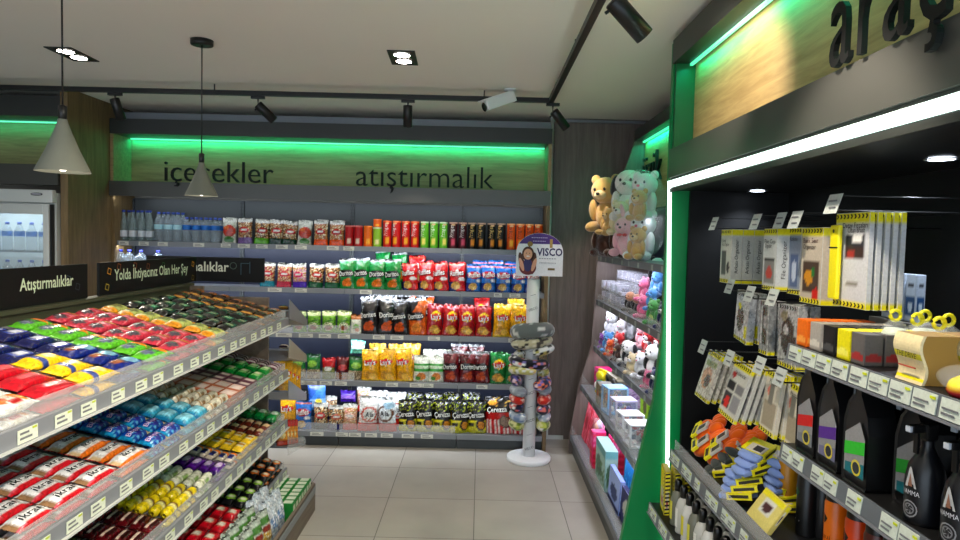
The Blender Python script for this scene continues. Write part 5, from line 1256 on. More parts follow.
toy('whitepuff', 1.10, 4.40, 1.97, .38, R(-42), 'white plush toy in a clear bag at the top by the glowing strip', group=GT)
toy('whitepuff', 1.09, 4.36, 1.703, .38, R(-45), 'white plush toy in a clear bag low by the glowing strip', group=GT)
toy('tan', 1.02, 4.22, 1.96, .24, R(-45), 'small tan plush bear inside the clear bag, upper one', group=GT)
toy('tan', 1.02, 4.22, 1.71, .25, R(-45), 'small tan plush bear inside the clear bag, lower one', group=GT)
def crinkle(name, c, r, label):
    mb = MB(); n, k = 22, 14; mb.ell((0, 0, 0), r, WHITE, n=n, k=k)
    for i, v in enumerate(mb.v):
        f = 1 + (hsh(i, 3, 1)-.5)*.13; v.x *= f; v.y *= f; v.z *= 1+(hsh(i, 5, 2)-.5)*.07
    for i in range(len(mb.sm)): mb.sm[i] = False
    return tag(mb.build(name, 'wrap', None, c), label, 'plastic bag')
crinkle('clear_gift_bag', (1.06, 4.36, 2.005), (.18, .30, .30), 'clear crinkled plastic bag around the white plush toys')
for n_, (cx_, cy_, cz_, r_) in enumerate([]): pass

# second shelf of the toy bay (z 1.33): clear boxes, dolls and plush
def clear_case():
    o = empty('toy_case')
    MB().box(-.06, .06, -.09, .09, 0, .085, b=.01).build('case', 'acrylic', o)
    MB().box(-.045, .045, -.07, .07, .012, .035, S(190, 190, 206), b=.008).ell((0, 0, .045), (.03, .04, .025), S(150, 150, 170)).build('content', 'plastic', o)
    MB().box(-.052, .052, .05, .088, .020, .078, S(206, 206, 220)).build('card_insert', 'card', o)
    return o
k = 0
for j, y in enumerate((5.36, 5.17, 4.98, 4.79)):
    for i, x in enumerate((1.075, 1.205)):
        for l in range(2 if i == 0 else 3):
            place('case', clear_case, (x+.002*l, y, 1.332+.088*l), (0, 0, (hsh(j, i, l)-.5)*.12), f'clear plastic toy case, {["bottom", "middle", "top"][l]} of the {ORD[j]} {["front", "back"][i]} stack from the far end', 'toy case', 'clear toy cases on the second toy shelf')
G = 'plush toys on the second toy shelf'
for (kd, x, y, z, s, rz, lb) in [('darkdoll', 1.07, 4.58, 1.332, .17, AW, 'dark haired doll, left one of the pair on the second toy shelf'), ('darkdoll', 1.08, 4.40, 1.332, .17, AW, 'dark haired doll, right one of the pair on the second toy shelf'),
        ('pink', 1.10, 4.30, 1.43, .19, R(-80), 'pink plush toy lying above the dolls'), ('pink', 1.07, 4.20, 1.332, .18, AW, 'pink plush toy sitting right of the dolls'), ('panda', 1.22, 4.45, 1.52, .24, R(-45), 'panda plush toy at the back top of the second toy shelf'),
        ('cream', 1.18, 4.5, 1.332, .2, R(-50), 'cream plush toy below the panda'), ('blue', 1.13, 4.10, 1.48, .20, AW, 'light blue plush toy on the second toy shelf, upper one'), ('blue', 1.08, 4.02, 1.40, .17, AW, 'light blue plush toy on the second toy shelf, lower one'),
        ('green', 1.05, 3.88, 1.332, .18, AW, 'green plush toy at the right end of the second toy shelf'), ('navy', 1.06, 3.68, 1.332, .18, AW, 'navy plush toy at the right end of the second toy shelf'), ('orange', 1.14, 3.8, 1.42, .17, AW, 'orange plush toy behind the green and navy ones')]:
    toy(kd, x, y, z, s, rz, lb, group=G)
G = 'plush toys on the third toy shelf'
for (kd, x, y, z, s, rz, lb) in [('whitepuff', 1.09, 5.30, 1.06, .22, R(-40), 'fluffy white plush toy highest at the far end of the third toy shelf'), ('whitepuff', 1.20, 5.12, 1.06, .24, R(-50), 'fluffy white plush toy behind, upper row of the third shelf'), ('purple', 1.04, 5.38, .938, .14, R(-40), 'small purple plush toy at the far end of the third shelf'),
        ('blue', 1.05, 5.20, .938, .19, R(-45), 'blue plush toy at the front of the third shelf'), ('white', 1.12, 5.05, 1.05, .20, R(-50), 'white plush rabbit lying on the heap of the third shelf'), ('orange', 1.03, 5.02, .938, .15, R(-60), 'orange plush toy hanging at the front edge of the third shelf'),
        ('red', 1.07, 4.88, .97, .20, AW, 'red plush toy with white bow at the middle of the third shelf'), ('brown', 1.04, 4.80, .938, .15, AW, 'brown plush toy in front of the red one'), ('whiteb', 1.08, 4.66, .95, .20, AW, 'white dog plush toy with dark ears on the third shelf'),
        ('bw', 1.06, 4.50, .95, .22, AW, 'black and white plush dog on the third shelf'), ('rabbitpink', 1.18, 4.62, 1.07, .22, AW, 'pale pink plush rabbit at the back of the third shelf'), ('red', 1.17, 4.40, 1.05, .22, AW, 'red plush toy at the back of the third shelf'),
        ('cream', 1.04, 4.32, .938, .17, AW, 'cream plush bear near the front of the third shelf'), ('whitepuff', 1.06, 4.15, .95, .20, AW, 'round white plush toy near the right of the third shelf'), ('panda', 1.08, 3.96, 1.0, .24, AW, 'panda plush toy at the right of the third shelf'),
        ('red', 1.17, 4.15, 1.07, .2, AW, 'red plush toy behind the panda on the third shelf'), ('pink', 1.04, 3.92, .938, .13, AW, 'small pink plush toy in front of the panda'), ('navy', 1.05, 3.76, .938, .18, AW, 'dark navy plush toy beside the green panel'), ('green', 1.09, 3.64, .96, .19, AW, 'green plush toy next to the green panel')]:
    toy(kd, x, y, z, s, rz, lb, group=G)
# ---- boxed toys
def carton(w, d, h, col, art=None, texts=(), win=None, name='toy_box', mat='card'):
    """front faces -X side (w along Y, d along X, h up), origin bottom centre"""
    def mk():
        mb = MB(); mb.box(-d/2, d/2, -w/2, w/2, 0, h, col, b=.003)
        if art:
            nu, nv = 14, 14; vs = []; cs = []
            for j in range(nv+1):
                for i in range(nu+1):
                    u, v = i/nu, j/nv; vs.append((-d/2-.0008, (.5-u)*(w-.008), .004+v*(h-.008))); cs.append(art(u, v))
            mb.add(vs, [(q*(nu+1)+i, q*(nu+1)+i+1, (q+1)*(nu+1)+i+1, (q+1)*(nu+1)+i) for q in range(nv) for i in range(nu)], cs, smooth=False)
            vs2 = []; cs2 = []
            for j in range(nv+1):
                for i in range(nu+1):
                    u, v = i/nu, j/nv; vs2.append(((u-.5)*(d-.008), -w/2-.0008, .004+v*(h-.008))); cs2.append(art(u, v))
            mb.add(vs2, [(q*(nu+1)+i, q*(nu+1)+i+1, (q+1)*(nu+1)+i+1, (q+1)*(nu+1)+i) for q in range(nv) for i in range(nu)], cs2, smooth=False)
        for tt in texts: mb.text(tt[0], .05, (tt[2]*w, tt[3]*h), tt[4], X=T(-d/2-.002, 0, 0)@FACEX, width=tt[1]*w)
        return mb.build(name, mat)
    return mk
TB2 = 'boxed toys on the fourth toy shelf'
def put(kind, mk, loc, rot, label, cat, group=None, scale=None): return place(kind, mk, loc, rot, label, cat, group, scale)
put('tb_mag', carton(.20, .16, .17, HOT, A(HOT, ('speck', 8, 0, 1, .3, S(150, 30, 140)), ('ell', .5, .5, .3, .3, S(250, 140, 200)), ('band', .8, 1, S(250, 120, 190)))), (1.08, 5.34, .602), (0, 0, .2), 'magenta toy box at the far end of the fourth toy shelf', 'toy box', TB2)
def yellow_disc():
    o = empty('disc_toy_pack'); MB().box(-.01, .01, -.08, .08, 0, .20, S(232, 214, 30), b=.008).build('card_back', 'card', o)
    MB().ell((-.025, 0, .07), (.03, .05, .05), S(100, 190, 190)).ell((-.05, 0, .075), (.012, .028, .028), WHITE).ell((-.03, 0, .15), (.02, .06, .035), S(240, 226, 60)).build('toy', 'plastic', o); return o
put('tb_yel', yellow_disc, (.985, 5.14, .603), (0, R(8), .3), 'yellow carded toy with blue ball at the front of the fourth shelf', 'toy pack', TB2)
def toy_tank():
    o = empty('toy_vehicle'); cm = patt(S(120, 116, 96), [S(70, 70, 56), S(170, 164, 140), S(40, 40, 36)], 5, .6)
    mb = MB().box(-.07, .07, -.12, .12, .02, .075, S(130, 126, 108), b=.02).box(-.05, .05, -.09, .05, .075, .125, S(96, 92, 78), b=.02); mb.c = [cm(hsh(i, 1), hsh(i, 2)) for i in range(len(mb.c))]
    mb.build('body', 'plastic', o)
    for yy in (-.075, .075):
        for xx in (-.068, .068): MB().lathe([(.001, -.012), (.03, -.012), (.03, .012), (.001, .012)], BLACK, n=14, X=T(xx, yy, .03)@RY(PI/2), caps=False).build('wheel', 'plastic', o)
    return o
put('tb_tank', toy_tank, (1.08, 4.90, .739), (0, 0, .1), 'camouflage toy vehicle lying on top of the fourth toy shelf', 'toy vehicle', TB2)
put('tb_base', carton(.30, .2, .135, S(180, 150, 190), A(S(210, 190, 214), ('speck', 3, 0, 1, .3, S(150, 110, 160)))), (1.13, 4.88, .602), (0, 0, .05), 'lilac toy carton underneath the camouflage vehicle', 'toy box', TB2)
def playset(c1, c2, c3, nm='playset_box'):
    def mk():
        o = empty(nm); mb = MB(); h = .20
        for sx_ in (-1, 1):
            for sy_ in (-1, 1): mb.box(sx_*.082-.007, sx_*.082+.007, sy_*.082-.007, sy_*.082+.007, .0181, h-.0121, c1, b=.002)
        mb.box(-.089, .089, -.089, .089, 0, .018, c1, b=.002).box(-.089, .089, -.089, .089, h-.012, h, c1, b=.002).box(.076, .084, -.074, .074, .019, h-.013, c2)
        mb.build('box_frame', 'card', o)
        mb = MB(); cc = [c2, c3, WHITE, RED, NAVY, c1]
        for i in range(16):
            p_ = (-.05+.10*hsh(i, 1), -.055+.11*hsh(i, 2), .035+.12*hsh(i, 3)); q_ = .012+.012*hsh(i, 4)
            if i % 2: mb.cbox(p_, (q_*2.4, q_*1.6, q_*2), cc[i % 6], b=.003)
            else: mb.ell(p_, (q_, q_*1.3, q_), cc[i % 6])
        mb.build('toy_parts', 'plastic', o)
        MB().box(-.0900, -.0885, -.074, .074, .019, h-.013).build('front_window', 'wrap', o); MB().box(-.074, .074, -.0900, -.0885, .019, h-.013).build('side_window', 'wrap', o); return o
    return mk
put('tb_sky', playset(S(150, 196, 236), S(70, 130, 180), S(120, 120, 110)), (.985, 4.60, .603), (0, 0, .15), 'light blue window box playset on the fourth toy shelf', 'toy box', TB2, (.85, .8, .95))
put('tb_grey', carton(.16, .12, .16, S(120, 116, 104), A(S(120, 116, 104), ('speck', 8, 0, 1, .5, S(200, 180, 140)), ('ell', .5, .5, .2, .2, S(210, 130, 80)))), (.965, 4.82, .603), (0, 0, 0), 'small grey brown toy box between the yellow and the blue one', 'toy box', TB2)
put('tb_lime', carton(.20, .14, .20, S(130, 170, 30), A(S(150, 190, 40), ('ell', .6, .5, .25, .25, S(90, 80, 50)))), (1.22, 4.42, .602), (0, 0, 0), 'lime green toy box behind the playsets', 'toy box', TB2)
put('tb_pinkbig', carton(.42, .08, .23, S(226, 200, 216), A(S(240, 226, 236), ('speck', 9, .1, .9, .35, S(190, 130, 180)), ('ell', .3, .5, .15, .2, S(120, 180, 90)), ('band', 0, .12, HOT))), (1.36, 4.62, .602), (0, 0, 0), 'large white and pink flat toy box at the back of the fourth shelf', 'toy box', TB2)
put('tb_lilac', playset(S(190, 186, 210), S(90, 80, 200), S(60, 60, 120)), (.985, 4.32, .603), (0, 0, .1), 'grey lilac window box playset on the fourth toy shelf', 'toy box', TB2, (.85, .8, .85))
put('tb_white', playset(S(226, 228, 232), S(196, 40, 40), S(40, 44, 90)), (.975, 4.08, .603), (0, 0, .1), 'white window box with red and navy pieces on the fourth toy shelf', 'toy box', TB2, (.8, .8, .7))
put('tb_white', None, (.975, 3.86, .603), (0, 0, .05), 'white window box with red pieces, nearest one to the green panel', 'toy box', TB2, (.8, .8, .7))
put('tb_purp', carton(.18, .12, .2, S(120, 100, 200), A(S(120, 100, 200), ('speck', 4, 0, 1, .4, S(220, 210, 240)))), (1.18, 3.98, .602), (0, 0, 0), 'violet toy box behind the white window boxes', 'toy box', TB2)
TB3 = 'boxed toys on the bottom toy shelf'
put('tc_red', carton(.20, .05, .30, S(200, 40, 60), A(S(210, 60, 84), ('speck', 2, 0, 1, .45, S(236, 130, 150)), ('ell', .5, .5, .25, .2, S(170, 20, 40)))), (.92, 5.36, .162), (0, R(10), 0), 'red and pink speckled carded toy at the far end of the bottom toy shelf', 'toy box', TB3)
put('tc_red', None, (.93, 5.14, .162), (0, R(10), 0), 'red and pink speckled carded toy, second on the bottom toy shelf', 'toy box', TB3)
def blister(c1, c2):
    def mk():
        o = empty('doll_pack'); MB().box(-.006, .006, -.08, .08, 0, .33, c1, b=.005).build('card_back', 'card', o)
        MB().ell((-.03, 0, .25), (.028, .03, .035), S(226, 180, 150)).ell((-.02, 0, .26), (.03, .035, .04), c2).ell((-.03, 0, .15), (.028, .035, .08), c2).ell((-.03, -.015, .05), (.015, .015, .05), S(226, 180, 150)).ell((-.03, .015, .05), (.015, .015, .05), S(226, 180, 150)).build('doll', 'plastic', o)
        MB().box(-.062, -.0065, -.062, .062, .02, .30, b=.02).build('bubble', 'wrap', o); return o
    return mk
put('tc_doll', blister(S(240, 160, 200), S(190, 190, 210)), (.93, 4.90, .163), (0, R(7), 0), 'doll in a pink carded bubble pack on the bottom toy shelf', 'doll pack', TB3)
put('tc_pinkbox', carton(.09, .10, .27, S(236, 40, 130), A(S(236, 40, 130), ('speck', 8, .6, 1, .25, S(255, 160, 210)), ('band', 0, .62, S(200, 30, 60)), ('vstripe', 11, S(236, 60, 100)), ('band', .74, .8, S(250, 140, 190)))), (.90, 4.72, .163), (0, 0, 0), 'hot pink tall box, left of a pair on the bottom toy shelf', 'toy box', TB3)
put('tc_pinkbox', None, (1.01, 4.60, .163), (0, 0, 0), 'hot pink tall box, right of a pair on the bottom toy shelf', 'toy box', TB3)
put('tc_game', carton(.34, .085, .275, S(150, 190, 186), A(S(176, 206, 196), ('ell', .35, .4, .3, .26, S(90, 120, 100)), ('speck', 5, .1, .6, .35, S(110, 150, 110)), ('band', .82, 1, S(120, 180, 180)))), (.90, 4.40, .163), (0, 0, 0), 'teal grey board game box on the bottom toy shelf', 'board game', TB3)
put('tc_mag2', carton(.16, .10, .24, S(190, 30, 140), A(S(190, 30, 140), ('speck', 6, 0, 1, .4, S(240, 120, 200)))), (1.06, 4.20, .163), (0, 0, 0), 'magenta patterned box behind the board game', 'toy box', TB3)
put('tc_blue1', carton(.26, .03, .26, S(30, 130, 200), A(S(30, 140, 210), ('band', 0, .5, S(20, 90, 170)), ('speck', 3, .1, .9, .2, S(90, 190, 240)))), (.97, 4.02, .163), (0, R(4), 0), 'bright blue flat box leaning on the bottom toy shelf', 'toy box', TB3)
put('tc_blue2', carton(.32, .03, .21, S(150, 170, 230), A(S(170, 190, 240), ('ell', .5, .4, .3, .25, S(60, 80, 130)), ('band', 0, .1, NAVY))), (.885, 4.02, .163), (0, R(3), 0), 'pale blue puzzle box at the front of the bottom toy shelf', 'puzzle box', TB3)
put('tc_navy', carton(.28, .03, .20, S(30, 40, 110), A(S(30, 40, 110), ('ell', .5, .5, .3, .3, S(200, 200, 190)))), (.89, 3.70, .163), (0, R(3), 0), 'navy blue flat box nearest the green panel on the bottom toy shelf', 'puzzle box', TB3)
put('tc_doll2', blister(S(200, 110, 190), S(236, 120, 190)), (1.05, 3.84, .163), (0, 0, 0), 'doll in a violet carded bubble pack behind the puzzle boxes', 'doll pack', TB3)
put('tc_doll2', None, (1.05, 3.64, .163), (0, 0, 0), 'doll in a violet carded bubble pack beside the green panel', 'doll pack', TB3)

# ------------------------------------------------------------------ car accessory bay goods
YEL = S(236, 226, 30)
def hang_pack(name, w, h, t, art, texts=(), extra=None, mat='card', n=1):
    """hanging carded pack, front faces -X, origin at the hook hole (top centre)"""
    def mk():
        mb = MB(); mb.box(0, t, -w/2, w/2, -h, 0, S(216, 218, 214), b=.002)
        nu, nv = 14, 24; vs = []; cs = []
        for j in range(nv+1):
            for i in range(nu+1):
                u, v = i/nu, j/nv; vs.append((-.0008, (.5-u)*(w-.004), -h+.002+v*(h-.004))); cs.append(art(u, v))
        mb.add(vs, [(q*(nu+1)+i, q*(nu+1)+i+1, (q+1)*(nu+1)+i+1, (q+1)*(nu+1)+i) for q in range(nv) for i in range(nu)], cs, smooth=False)
        # printed near edge, hazard bands wrap round
        vs = []; cs = []
        for j in range(nv+1):
            for i in (0, 1): vs.append((i*t, -w/2-.0008, -h+.002+j/nv*(h-.004))); c = art(.98, j/nv); cs.append(c)
        mb.add(vs, [(q*2, q*2+1, q*2+3, q*2+2) for q in range(nv)], cs, smooth=False)
        for tt in texts:
            X = T(-.0022, 0, -h)@FACEX
            if len(tt) > 5 and tt[5] == 'side': X = T(t*.5, -w/2-.002, -h) @ RX(R(90)) @ RZ(R(90)) if False else Matrix(((0, -1, 0, t*.62), (0, 0, -1, -w/2-.002), (1, 0, 0, -h), (0, 0, 0, 1)))
            mb.text(tt[0], tt[6] if len(tt) > 6 else .024, ((tt[2]*w if not (len(tt) > 5) else tt[2]*h), tt[3]*h if not (len(tt) > 5) else 0), tt[4], X=X, width=tt[1]*(w if not (len(tt) > 5) else h))
        # chevrons
        for zc in (-h+.011, -.030 if False else -.012):
            for i in range(int(w/.02)):
                a = -w/2+.004+i*.02
                mb.add([(-.002, -a, zc-.007), (-.002, -(a+.008), zc-.007), (-.002, -(a+.014), zc), (-.002, -(a+.008), zc+.007), (-.002, -a, zc+.007), (-.002, -(a+.006), zc)], [(0, 1, 2, 5), (5, 2, 3, 4)], BLACK, smooth=False)
        o = mb.build(name, mat)
        if extra: extra(o)
        return o
    return mk
YB = ('band', .90, 1, YEL); YB0 = ('band', 0, .08, YEL)
def arm(o): MB().lathe([(.001, 0), (.02, 0)], BLACK, n=14, X=T(-.003, -.02, -.17)@FACEX, caps=False).box(-.006, -.002, .01, .05, -.19, -.06, S(60, 60, 62)).build('product_window', 'plastic', o)
HP = {
 'arm': hang_pack('organizer_pack', .135, .255, .05, A(S(206, 206, 196), YB, YB0, ('rect', .1, .15, .5, .62, S(90, 90, 88)), ('ell', .74, .3, .12, .1, BLACK)), [('Koltuk', .42, -.2, .76, BLACK), ('Arkası Organizer', .7, -.04, .69, BLACK), ('Arkası Organizer', .62, .5, 0, BLACK, 'side')]),
 'file': hang_pack('organizer_pack', .12, .25, .06, A(S(218, 220, 216), YB, YB0, ('rect', .08, .12, .92, .46, S(150, 150, 146)), ('ell', .5, .28, .25, .1, S(206, 90, 80)), ('rect', .1, .47, .9, .51, S(60, 60, 60))), [('File Cep', .8, 0, .76, BLACK, ), ('Organizer', .5, -.1, .69, S(60, 60, 60)), ('File Organizer', .6, .5, 0, BLACK, 'side')]),
 'blue': hang_pack('cleaning_pack', .10, .26, .05, A(S(150, 160, 178), YB, YB0, ('rect', .2, .1, .8, .6, S(90, 110, 150)), ('ell', .5, .35, .2, .16, S(200, 210, 226))), [('Kokulu', .6, -.1, .8, S(20, 20, 30))]),
 'back': hang_pack('organizer_pack', .145, .27, .07, A(S(200, 190, 174), YB, YB0, ('rect', .08, .14, .88, .56, S(84, 66, 56)), ('ell', .4, .34, .2, .1, S(210, 150, 40)), ('ell', .6, .42, .1, .07, S(40, 130, 60)), ('ell', .76, .13, .16, .08, S(206, 40, 34))), [('Back Seat', .72, -.05, .80, S(90, 30, 30)), ('Organizer', .6, -.1, .72, S(60, 40, 40)), ('Back Seat Organizer', .66, .48, 0, BLACK, 'side')]),
 'brush': hang_pack('brush_pack', .185, .30, .014, A(S(206, 208, 212), YB, YB0, ('rect', .33, .66, .9, .78, S(50, 54, 66)), ('rect', .33, .52, .9, .64, S(70, 50, 54)), ('ell', .66, .72, .16, .05, WHITE), ('ell', .5, .57, .12, .05, S(170, 60, 60)), ('rect', .42, .17, .5, .36, S(206, 208, 212)), ('rect', .40, .235, .72, .29, S(140, 136, 130))), [('Detay Fırçaları', .72, .1, .84, BLACK), ('Clean Brush', .5, .14, .79, S(60, 60, 60))]),
 'lbl': hang_pack('phone_holder_pack', .14, .22, .03, A(S(196, 198, 200), YB0, ('band', .92, 1, S(170, 176, 170)), ('ell', .4, .45, .26, .26, BLACK), ('ell', .32, .72, .12, .07, YEL), ('rect', .7, .2, .95, .8, S(200, 200, 200)), ('rect', .78, .1, .94, .34, YEL)), mat='foil'),
 'lbl2': hang_pack('cable_pack', .08, .22, .03, A(S(150, 152, 152), YB0, ('rect', .2, .2, .8, .9, S(30, 30, 30)), ('rect', .5, .5, .85, .72, S(160, 160, 160)), ('rect', .1, .2, .3, .9, S(190, 190, 190))), mat='foil'),
 'lbl3': hang_pack('charger_pack', .15, .24, .035, A(S(176, 178, 178), YB0, ('ell', .5, .5, .36, .3, S(30, 30, 32)), ('ell', .4, .6, .16, .08, S(190, 190, 190)), ('ell', .3, .82, .2, .08, S(140, 140, 110)), ('rect', .66, .18, .96, .5, S(50, 50, 52))), mat='foil'),
 'mix1': hang_pack('tool_pack', .17, .235, .014, A(S(206, 202, 190), YB, YB0, ('ell', .45, .45, .34, .22, S(206, 160, 130)), ('ell', .55, .4, .2, .14, S(60, 50, 46)), ('rect', .1, .7, .9, .82, S(150, 160, 110))), mat='foil'),
 'mix2': hang_pack('tool_pack', .18, .24, .014, A(S(204, 204, 196), YB, YB0, ('rect', .06, .46, .45, .66, S(50, 50, 54)), ('rect', .52, .46, .94, .66, S(130, 130, 134)), ('rect', .06, .14, .45, .42, S(60, 60, 66)), ('ell', .28, .25, .15, .1, S(214, 50, 44)), ('rect', .52, .14, .94, .42, S(150, 150, 154)), ('ell', .22, .76, .1, .06, S(200, 40, 40))), [('Oto Koku ve Set', .6, .05, .78, BLACK)]),
 'mix3': hang_pack('tool_pack', .13, .24, .014, A(S(216, 210, 194), YB, YB0, ('rect', .1, .1, .9, .5, S(170, 160, 140)), ('ell', .4, .7, .2, .1, S(220, 130, 110)), ('rect', .3, .5, .6, .8, S(130, 130, 120))), [('Paspas', .5, 0, .8, S(60, 60, 60))]),
}
def tagcard():
    return MB().add([(0, .028, 0), (0, -.028, 0), (-.014, -.028, -.046), (-.014, .028, -.046), (.0012, .028, 0), (.0012, -.028, 0), (-.0128, -.028, -.046), (-.0128, .028, -.046)],
        [(0, 1, 2, 3), (7, 6, 5, 4), (0, 4, 5, 1), (1, 5, 6, 2), (2, 6, 7, 3), (3, 7, 4, 0)], S(200, 206, 202), smooth=False)\
        .box(-.0075, -.0065, -.018, .018, -.018, -.014, GREY, X=RY(0)).box(-.0125, -.0105, -.020, .006, -.034, -.030, GREY).build('price_card', 'card')
hook_n = 0
def hook_row(kind, px, py, xf, count, desc, cat, grp, dy=0.0, gap=.024, tilt=0.0, sw=0.0, depth=None):
    """one display hook from the back panel with its packs; px,py = where the front pack's top centre is seen"""
    global hook_n
    p = at(px, py, x=xf); y, z = p.y+dy, p.z
    hk = empty('display_hook', (1.619, y, z)); tag(hk, f'display hook with price card carrying the {desc}', 'display hook', 'metal display hooks of the car bay')
    L = 1.619-xf+.055
    MB().tube([(0, 0, .004), (-L+.01, 0, .004), (-L, 0, .016)], .003, n=6).tube([(0, 0, .05), (-L+.004, 0, .05)], .0018, n=6).build('wire_prong', 'black', hk)
    c = tagcard(); c.parent = hk; c.location = (-L, 0, .055); c.scale = (1.45, 1.35, 1.35); KIDS.setdefault(hk.name, []).append(c)
    for i in range(count):
        lab = desc if count == 1 else f'{desc}, {["front one", "second one", "third one", "fourth one", "fifth one", "sixth one"][i]} on its hook'
        place('hp_'+kind, HP[kind], (xf+i*gap, y, z-.002), (sw*(hsh(i, px)-.2), tilt, 0), lab, cat, grp)
G = 'carded packs on the upper hooks'
hook_row('arm', 727, 229, 1.17, 3, 'grey seat back organizer pack with black oval window', 'organizer pack', G, gap=.052)
hook_row('file', 771, 228, 1.17, 3, 'white File Cep organizer pack on the upper hook'.replace('File Cep ', 'net pocket '), 'organizer pack', G, gap=.062)
hook_row('blue', 796, 227, 1.22, 2, 'blue grey cleaning pack behind the net pocket organizers', 'cleaning pack', G, gap=.055)
hook_row('back', 813, 227, 1.17, 2, 'beige back seat organizer pack with colourful picture', 'organizer pack', G, gap=.075)
hook_row('brush', 853, 212, 1.17, 5, 'white detail brush pack with yellow handle', 'brush pack', G, gap=.024)
q = at(838, 225, x=1.155)
tag(MB().box(-.012, .004, -.024, .024, -.24, 0, YEL, b=.011).box(-.0135, -.012, -.024, .024, -.075, -.071, BLACK).lathe([(.001, 0), (.006, 0)], BLACK, n=10, X=T(-.0135, 0, -.02)@FACEX, caps=False).build('yellow_brush', 'plastic', None, (q.x, q.y, q.z)), 'bright yellow rounded brush handle in front of the white brush pack', 'brush')
G = 'carded packs on the middle hooks'
hook_row('lbl', 744, 292, 1.16, 2, 'silver phone holder pack with yellow knob', 'phone holder pack', G, gap=.04, sw=R(9))
hook_row('lbl2', 765, 300, 1.16, 2, 'narrow dark cable pack with yellow bottom edge', 'cable pack', G, gap=.04)
hook_row('lbl3', 789, 304, 1.16, 2, 'silver charger pack with black charger inside', 'charger pack', G, gap=.045)
G = 'tool packs on the lower hooks'
hook_row('mix1', 716, 352, 1.13, 4, 'tilted yellow edged pack with hand picture', 'tool pack', G, gap=.028, tilt=R(16), sw=R(6))
hook_row('mix2', 744, 364, 1.12, 4, 'yellow edged pack with four small pictures', 'tool pack', G, gap=.028, tilt=R(16), sw=R(4))
hook_row('mix3', 776, 372, 1.13, 4, 'beige yellow edged mat pack', 'tool pack', G, gap=.026, tilt=R(6), sw=R(5))
hook_row('mix3', 797, 384, 1.16, 3, 'beige pack half hidden beside the black oil bottles', 'tool pack', G, gap=.026, tilt=R(4), sw=R(5))

# top right shelf (z 1.505): small cartons in rows, refills, scented cartons
Z1 = CS[0][0]+.001
def smallbox(c, c2, tx, tc, w=.062, d=.05, h=.085):
    def mk():
        o = carton(w, d, h, c, A(c, ('band', .08, .3, c2), ('ell', .5, .3, .3, .12, c2)), [(tx, .7, 0, .6, tc)] if tx else [], name='air_freshener_box')(); return o
    return mk
cols = [('sb_or', S(236, 124, 30), S(250, 170, 80), '', WHITE, 'orange', 808), ('sb_gr', S(176, 170, 162), S(214, 210, 200), '', BLACK, 'warm grey', 822), ('sb_bk', S(40, 38, 40), S(90, 90, 92), '', WHITE, 'black', 836), ('sb_ye', S(232, 222, 24), S(246, 240, 110), '', BLACK, 'bright yellow', 851), ('sb_cl', S(110, 106, 104), S(170, 60, 60), '', BLACK, 'smoky grey', 866)]
for (kd, c, c2, tx, tc, nm, px) in cols:
    q = at(px, 330, x=1.045)
    for i in range(4 if kd != 'sb_cl' else 3):
        put(kd, smallbox(c, c2, tx, tc), (1.05+i*.055, q.y, Z1), (0, 0, 0), f'small {nm} air freshener box on the upper right shelf, {ORD[i]} from the front', 'box', 'small air freshener boxes on the upper right shelf')
def tall_card(): 
    return carton(.05, .03, .15, S(190, 200, 214), A(S(196, 206, 220), ('band', .1, .55, S(40, 90, 140)), ('ell', .5, .3, .28, .1, S(210, 226, 240)), ('rect', .2, .72, .8, .84, S(30, 30, 40))), name='refill_pack')()
for i, px in enumerate((890, 902, 914)):
    q = at(px, 320, x=1.38); put('tallcard', tall_card, (1.38, q.y, Z1+.085), (0, 0, 0), f'white and blue refill pack standing at the back of the upper right shelf, {ORD[i]} from the left', 'refill pack', 'blue and white refill packs')
q = at(902, 340, x=1.38); bx_ = tag(carton(.24, .10, .083, S(120, 116, 110), name='storage_carton')(), 'grey carton under the blue and white refill packs', 'carton'); bx_.location = (1.39, q.y, Z1)
def scent():
    o = empty('scented_can')
    MB().lathe([(.001, 0), (.03, 0), (.031, .005), (.031, .085), (.024, .10), (.001, .102)], lambda a, z: S(206, 50, 44) if .03 < z < .07 else S(206, 214, 196), n=18, caps=False).build('can_body', 'plastic', o)
    MB().lathe([(.001, .001), (.034, .001), (.036, .08), (.028, .108), (.012, .122), (.001, .123)], n=18, caps=False).build('clear_cover', 'wrap', o)
    mb = MB(); mb.tube([(.014*math.cos(a), 0, .135+.014*math.sin(a)) for a in [2*PI*i/12 for i in range(13)]], .005, S(236, 226, 40)).build('pull_ring', 'plastic', o)
    return o
for i, px in enumerate((892, 914, 936)):
    q = at(px, 345, x=1.12); put('scent', scent, (1.125, q.y, Z1), (0, 0, 0), f'clear covered scented can with yellow ring, {["left", "middle", "right"][i]} one on the upper right shelf', 'scented can', 'scented cans on the upper right shelf')
    put('scent', scent, (1.205, q.y, Z1), (0, 0, 0), f'scented can behind the {["left", "middle", "right"][i]} front scented can', 'scented can', 'scented cans on the upper right shelf')
